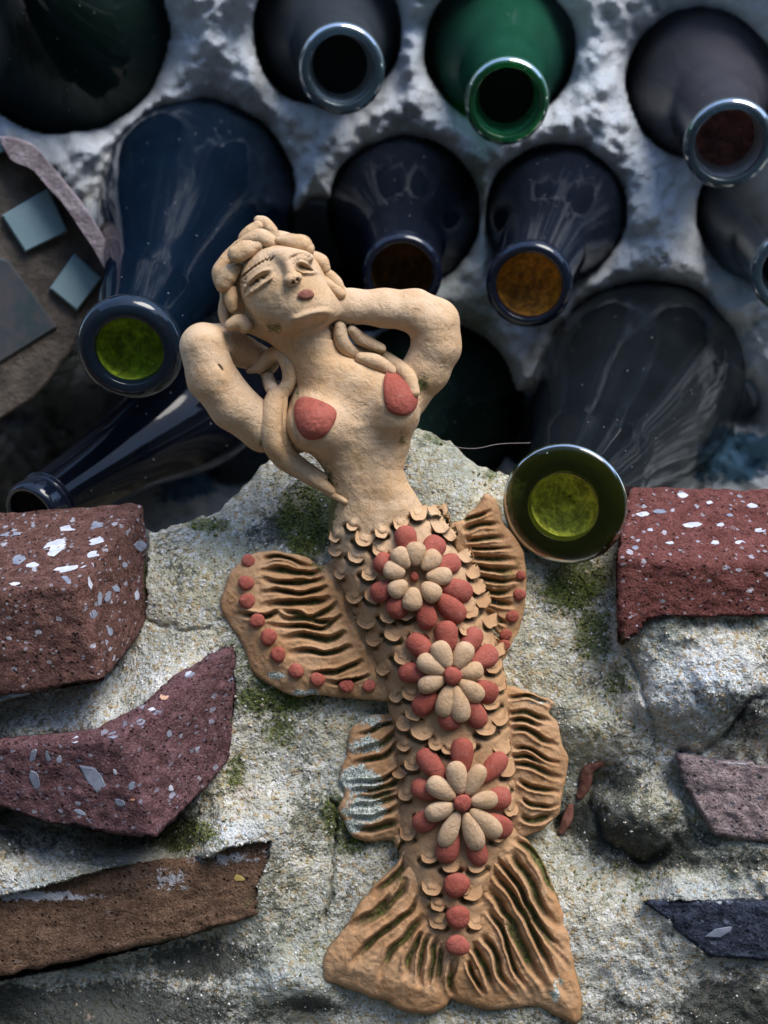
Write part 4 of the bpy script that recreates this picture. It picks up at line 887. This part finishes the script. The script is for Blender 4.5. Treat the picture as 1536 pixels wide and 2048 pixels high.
# tail fin
out = [(802, 1660), (796, 1717), (757, 1761), (720, 1808), (686, 1856), (658, 1895), (645, 1930), (653, 1960), (693, 1980), (766, 2001), (800, 2016), (830, 2026), (861, 2028), (888, 2014), (904, 1996), (923, 2006), (970, 2020), (1021, 2016), (1072, 2017), (1105, 2028), (1142, 2046), (1160, 2036), (1164, 1998), (1152, 1943), (1141, 1881), (1123, 1816), (1104, 1761), (1076, 1710), (1048, 1672), (1010, 1640)]
gr = [Z2(g) for g in [[(520, 880), (470, 960), (400, 1020)], [(530, 965), (500, 1040), (430, 1110), (330, 1200)], [(530, 1085), (490, 1180), (380, 1280), (210, 1400)], [(598, 1185), (540, 1270), (420, 1370), (280, 1480), (210, 1620)], [(630, 1290), (540, 1390), (430, 1520), (365, 1670)],
      [(625, 1380), (560, 1490), (510, 1650)], [(655, 1385), (610, 1510), (600, 1690)], [(695, 1400), (675, 1550), (655, 1720)], [(735, 1440), (710, 1570), (700, 1710)], [(795, 1535), (770, 1640), (795, 1735)],
      [(865, 1545), (900, 1640), (960, 1740)], [(885, 1435), (960, 1570), (1000, 1740)], [(940, 1395), (1020, 1510), (1040, 1620), (1150, 1740)], [(975, 1260), (1070, 1400), (1120, 1580), (1230, 1740)], [(975, 1140), (1090, 1300), (1190, 1500), (1320, 1740)],
      [(990, 1050), (1120, 1190), (1230, 1400), (1400, 1730)], [(1000, 965), (1150, 1130), (1230, 1320), (1440, 1600)], [(1095, 940), (1200, 1080), (1280, 1270), (1395, 1370)], [(1125, 865), (1240, 980), (1310, 1130), (1365, 1215)], [(1060, 1300), (1160, 1480), (1250, 1650)], [(1180, 1180), (1260, 1340), (1400, 1500)], [(450, 1180), (330, 1290), (200, 1370)], [(480, 1320), (330, 1440), (240, 1560)]]]
fin('tail_fin', out, gr, lambda x, y: 18 - 26 * np.exp(-((x - 905) / 55) ** 2) * np.exp(-((y - 1760) / 130) ** 2) + 6 * np.sin((x - 640) / 90), 40, 18, gw=6.5, gd=20, edge=11,
    lich=[(1110, 1985, 14, 40, .7), (1120, 1960, 10, 30, .6), (700, 1850, 14, 30, .35), (790, 1790, 10, 20, .5)], mossb=[(800, 1760, 20, 50, .45), (900, 1960, 14, 40, .5), (1020, 1800, 20, 60, .3)])

# red breast covers
def cover(outline, dome, seed):
    P = smooth_curve(outline, 4, True); c = P.mean(0); n = 12; N = len(P); V = []
    for i, s in enumerate(list(np.linspace(1.0, .04, n))):
        q = c + (P - c) * s; V.append(np.c_[q, hs(q[:, 0], q[:, 1]) + (-4 if i == 0 else 3 + dome * (1 - s ** 3)) + .8 * vnoise(np.c_[q / 5, q[:, 0] * 0], seed)])
    V[1][:, :2] = V[0][:, :2]; V[1][:, 2] = V[0][:, 2] + 9
    V = np.concatenate(V); F = [list(f) for f in gridfaces(n, N, True)] + [[(n - 1) * N + k for k in range(N)]]
    mk('breast_cover', W(V[:, 0], V[:, 1], V[:, 2]), F, RED, mer)
def Z0(pts): return [(340 + a / 2.56, 400 + b / 2.56) for a, b in pts]
cover(Z0([(690, 1005), (640, 1040), (637, 1110), (655, 1180), (700, 1225), (760, 1225), (810, 1190), (850, 1120), (845, 1070), (780, 1030)]), 7, 1)
cover(Z0([(1120, 875), (1095, 920), (1095, 1000), (1110, 1070), (1160, 1102), (1220, 1100), (1262, 1060), (1268, 1000), (1240, 940), (1190, 895)]), 7, 2)
# mouth
mo = disc('mouth', 612, 589, 16.5, float(hs(612, 589)) + 2, simple('red_lip_clay', (.22, .075, .05), (.33, .13, .09), 10, .7, 2), mer, 10.5, .32, 3, tiltx=-.35, tilty=-.1)
# flowers
def petal(ix, iy, ox, oy, wd, mat, parent, lift, seed):
    n, m = 12, 16; c0 = np.array([ix, iy]); c1 = np.array([ox, oy]); L = np.linalg.norm(c1 - c0); e = (c1 - c0) / L; p = np.array([-e[1], e[0]])
    h0 = float(hs(ix, iy)); h1 = float(hs(ox - e[0] * wd * .2, oy - e[1] * wd * .2)); V = []
    h1 = max(h1, h0 - .75 * L)
    for i in range(n + 1):
        t = i / n; a = .5 - .5 * math.cos(math.pi * t); r = math.sin(math.pi * t) ** .85 * (.72 + .42 * a) if 0 < i < n else .02
        th = np.linspace(0, 2 * np.pi, m, endpoint=False)
        q = c0 + e * (L * a) + p * (wd / 2 * r * np.cos(th))[:, None]
        hh = h0 + (h1 - h0) * a + lift + (wd * .34) * r * np.sin(th)
        V.append(np.c_[q, hh + 1.0 * vnoise(np.c_[q / 9, th * 0 + seed], 1)])
    V = np.concatenate(V); F = [list(f)[::-1] for f in gridfaces(n + 1, m, True)] + [list(range(m)), list(range((n + 1) * m - 1, n * m - 1, -1))]
    mk('petal', W(V[:, 0], V[:, 1], V[:, 2]), F, mat, parent)
FL = [((829, 1153), 9, [(789, 1097), (832, 1083), (878, 1104), (905, 1152), (878, 1199), (823, 1222), (779, 1189), (767, 1135)], [(806, 1051), (881, 1074), (921, 1120), (945, 1190), (928, 1240), (860, 1258), (784, 1234), (742, 1193), (748, 1118)]),
      ((905, 1352), 18, [(872, 1283), (938, 1285), (967, 1337), (966, 1399), (926, 1445), (884, 1434), (836, 1376), (835, 1316)], [(817, 1272), (889, 1241), (956, 1256), (994, 1300), (995, 1394), (966, 1454), (899, 1461), (829, 1427), (796, 1343)]),
      ((925, 1606), 17, [(908, 1522), (965, 1530), (996, 1597), (1001, 1672), (958, 1701), (884, 1694), (850, 1632), (855, 1560)], [(839, 1500), (924, 1475), (1010, 1507), (1023, 1593), (1023, 1667), (963, 1732), (887, 1726), (826, 1654), (822, 1570)])]
for fi, ((cx_, cy_), rc, tan_, red_) in enumerate(FL):
    fl = disc('flower', cx_, cy_, rc, float(hs(cx_, cy_)) + (25 if fi else 8), RED, mer, rc * 1.1, .6, fi)
    for k, (x, y) in enumerate(red_):
        a = .42; petal(cx_ + (x - cx_) * a, cy_ + (y - cy_) * a, x, y, 47 + 3 * math.sin(k * 2.3), RED, fl, 7, k + 20 * fi)
    for k, (x, y) in enumerate(tan_):
        a = .2 if fi else .3; petal(cx_ + (x - cx_) * a, cy_ + (y - cy_) * a, x, y, 42 + 3 * math.sin(k * 1.7 + fi), CLAYB, fl, 20, k + 50 + 20 * fi)
for k, (x, y, r, ry) in enumerate([(913, 1770, 28, 25), (916, 1834, 26, 23), (915, 1891, 25, 21)]):
    hh = float(hs(x, y)); disc('clay_button', x, y, r, max(hh, 44) + 8, RED, mer, ry, .45, k + 4)

# hair: a mass behind the head and rolled coils
vh = Vol((400, 425, 0), (720, 720, 170), 4)
vh.ell((548, 552, 80), (92, 92, 66), E1, 4); vh.cone((470, 560, 80), (475, 640, 60), 34, 30, 20); vh.cone((640, 560, 90), (690, 610, 70), 30, 24, 20)
vh.cone((520, 470, 100), (518, 452, 100), 22, 12, 16)
V, F = vh.mesh(); hair = mk('hair', W(V[:, 0], V[:, 1], V[:, 2]), F, CLAY, mer, attrs={'moss': np.full(len(V), .3), 'lichen': np.zeros(len(V))})
HAIR = [
 ([(517, 441), (529, 446), (542, 462), (552, 476)], [9, 12, 12, 8], 128), ([(516, 452), (502, 463), (488, 475), (480, 483)], [11, 13, 11, 6], 132),
 ([(478, 485), (500, 476), (520, 472), (538, 481), (556, 489)], [5, 11, 14, 14, 9], 150), ([(556, 480), (582, 483), (604, 490), (614, 498)], [7, 15, 18, 14], 158),
 ([(514, 490), (495, 497), (474, 508)], [12, 18, 17], 150), ([(476, 490), (452, 520), (440, 545), (444, 572)], [9, 13, 15, 12], 108),
 ([(472, 538), (456, 550), (448, 566)], [13, 19, 16], 128), ([(462, 580), (462, 598), (466, 616)], [11, 13, 9], 124), ([(450, 588), (447, 620), (452, 652)], [8, 10, 8], 92),
 ([(463, 650), (480, 644), (491, 652)], [12, 15, 14], 128), ([(560, 483), (600, 500), (624, 514), (640, 523), (649, 536)], [6, 9, 13, 15, 11], 140),
 ([(634, 541), (656, 549), (672, 565), (681, 582)], [7, 10, 11, 9], 136), ([(640, 552), (660, 570), (682, 588)], [7, 10, 9], 142),
 ([(680, 652), (683, 682), (704, 704), (748, 708), (788, 727), (816, 752), (828, 784)], [11, 14, 14, 13, 13, 14, 11], 118), ([(704, 660), (723, 678), (762, 697)], [9, 12, 9], 100), ([(722, 715), (752, 724), (784, 742)], [10, 14, 10], 104),
 ([(498, 742), (522, 732), (541, 712), (562, 708), (576, 730), (578, 762), (564, 786), (549, 798), (544, 835), (545, 885), (568, 918), (613, 947), (664, 982)], [5, 11, 14, 14, 14, 13, 14, 17, 19, 19, 18, 16, 9], 104),
 ([(534, 750), (543, 776)], [11, 12], 92), ([(568, 796), (563, 840), (572, 894), (600, 926), (650, 955)], [7, 10, 11, 11, 7], 112), ([(620, 955), (660, 985), (690, 1003)], [7, 8, 5], 80)]
for k, (pts, rr, hh) in enumerate(HAIR):
    P3 = []
    for (x, y), r in zip(pts, rr):
        s_ = float(hs(x, y, -999)); base = hh if k < 13 or s_ < -900 else max(s_ + r * .25, 40)
        if k in (16, 18) and y > 800: base = (s_ + r * .3) if s_ > -900 else 60
        if k in (0, 1, 2, 3, 4, 6, 7, 9, 10, 11, 12): base = hh
        P3.append((x, y, base))
    hv = np.array([p[2] for p in P3]); 
    if len(hv) > 4 and k >= 13: hv = np.convolve(np.r_[hv[0], hv, hv[-1]], [.25, .5, .25], 'valid'); P3 = [(x, y, h) for (x, y, _), h in zip(P3, hv)]
    rr = [v * (1.12 if k < 13 else 1.16) for v in rr]
    V, F = tube(P3, rr, 18, 1.0, 6, k, .10)
    mk('hair_strand', V, F, CLAY, hair, attrs={'moss': .12 + .35 * tube.low, 'recess_dark': tube.low, 'lichen': np.zeros(len(V))})  # darker and greener towards the underside of each coil

# ------------------------------------------------------------------ small things
GRAIN = M('sand_grain', .7, .35); rr_ = GRAIN.attr('tone')
GRAIN.col(GRAIN.mix(GRAIN.ramp(rr_, .3, .9), GRAIN.mix(GRAIN.ramp(rr_, 0, .3), (.16, .15, .12), (.45, .36, .24)), (.66, .65, .61)))
ng = 9000; gx = RNG.uniform(-20, 1556, ng); gy = RNG.uniform(900, 2068, ng)
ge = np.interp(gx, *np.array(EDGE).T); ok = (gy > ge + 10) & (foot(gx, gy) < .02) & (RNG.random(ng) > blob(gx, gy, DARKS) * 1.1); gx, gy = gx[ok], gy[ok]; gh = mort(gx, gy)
gh -= 42 * np.exp(-(gy - np.interp(gx, *np.array(EDGE).T)) / 16.0) + 30 * np.exp(-(gy - np.interp(gx, *np.array(EDGE).T)) / 50.)
oc = np.array([(1, 0, 0), (-1, 0, 0), (0, 1, 0), (0, -1, 0), (0, 0, 1), (0, 0, -1)], float)
of = np.array([(0, 2, 4), (2, 1, 4), (1, 3, 4), (3, 0, 4), (2, 0, 5), (1, 2, 5), (3, 1, 5), (0, 3, 5)])
n = len(gx); sz = 1.6 + 2.6 * RNG.random(n) ** 3 + (RNG.random(n) < .02) * 3
loc = np.stack([gx, gy, gh], 1)[:, None, :] + oc[None] * sz[:, None, None] * RNG.uniform(.6, 1.2, (n, 6, 1))
Fg = (of[None] + 6 * np.arange(n)[:, None, None]).reshape(-1, 3); LL = loc.reshape(-1, 3)
sg = mk('sand_grain', W(LL[:, 0], LL[:, 1], LL[:, 2]), Fg, GRAIN.m, wall, attrs={'tone': np.repeat(RNG.random(n), 6)}); sg['kind'] = 'stuff'
MT = M('moss_tuft', .8, .3); tn = MT.attr('tone'); MT.col(MT.mix(tn, (.03, .045, .008), (.17, .20, .03)))
nm = 60000; mx = RNG.uniform(-20, 1556, nm); my = RNG.uniform(880, 2068, nm)
den = blob(mx, my, MOSS) + .55 * fbm(np.stack([mx, my, mx * 0], -1), 26, 3, 61) - .30
bd = hs(mx, my, -999) < -900
ok = (RNG.random(nm) < np.clip(den, 0, 1) * .8) & (my > np.interp(mx, *np.array(EDGE).T) + 8) & (foot(mx, my) < .05) & bd
mx, my = mx[ok], my[ok]; te = my - np.interp(mx, *np.array(EDGE).T); mh = mort(mx, my) - 42 * np.exp(-te / 16) - 30 * np.exp(-te / 50)
n = len(mx); sz = RNG.uniform(1.6, 3.8, n); oc2 = oc * np.array([1, 1, 1.7])
loc = np.stack([mx, my, mh], 1)[:, None, :] + (oc2[None] * sz[:, None, None] * RNG.uniform(.5, 1.3, (n, 6, 1))) + RNG.normal(0, .8, (n, 6, 3))
LL = loc.reshape(-1, 3); mo_ = mk('moss', W(LL[:, 0], LL[:, 1], LL[:, 2]), (of[None] + 6 * np.arange(n)[:, None, None]).reshape(-1, 3), MT.m, wall, {'tone': np.repeat(RNG.random(n), 6)}, smooth=False); mo_['kind'] = 'stuff'
V, F = tube([(868, 872, -60), (905, 892, -55), (950, 897, -50), (1000, 888, -40), (1060, 886, -20)], .7, 5, 1, 8, 0, 0)
tag(mk('thread', V, F, simple('spider_silk', (.25, .2, .18), (.3, .25, .22), 50), None), 'hair thin loose thread hanging from the olive bottle to the mortar edge', 'thread')
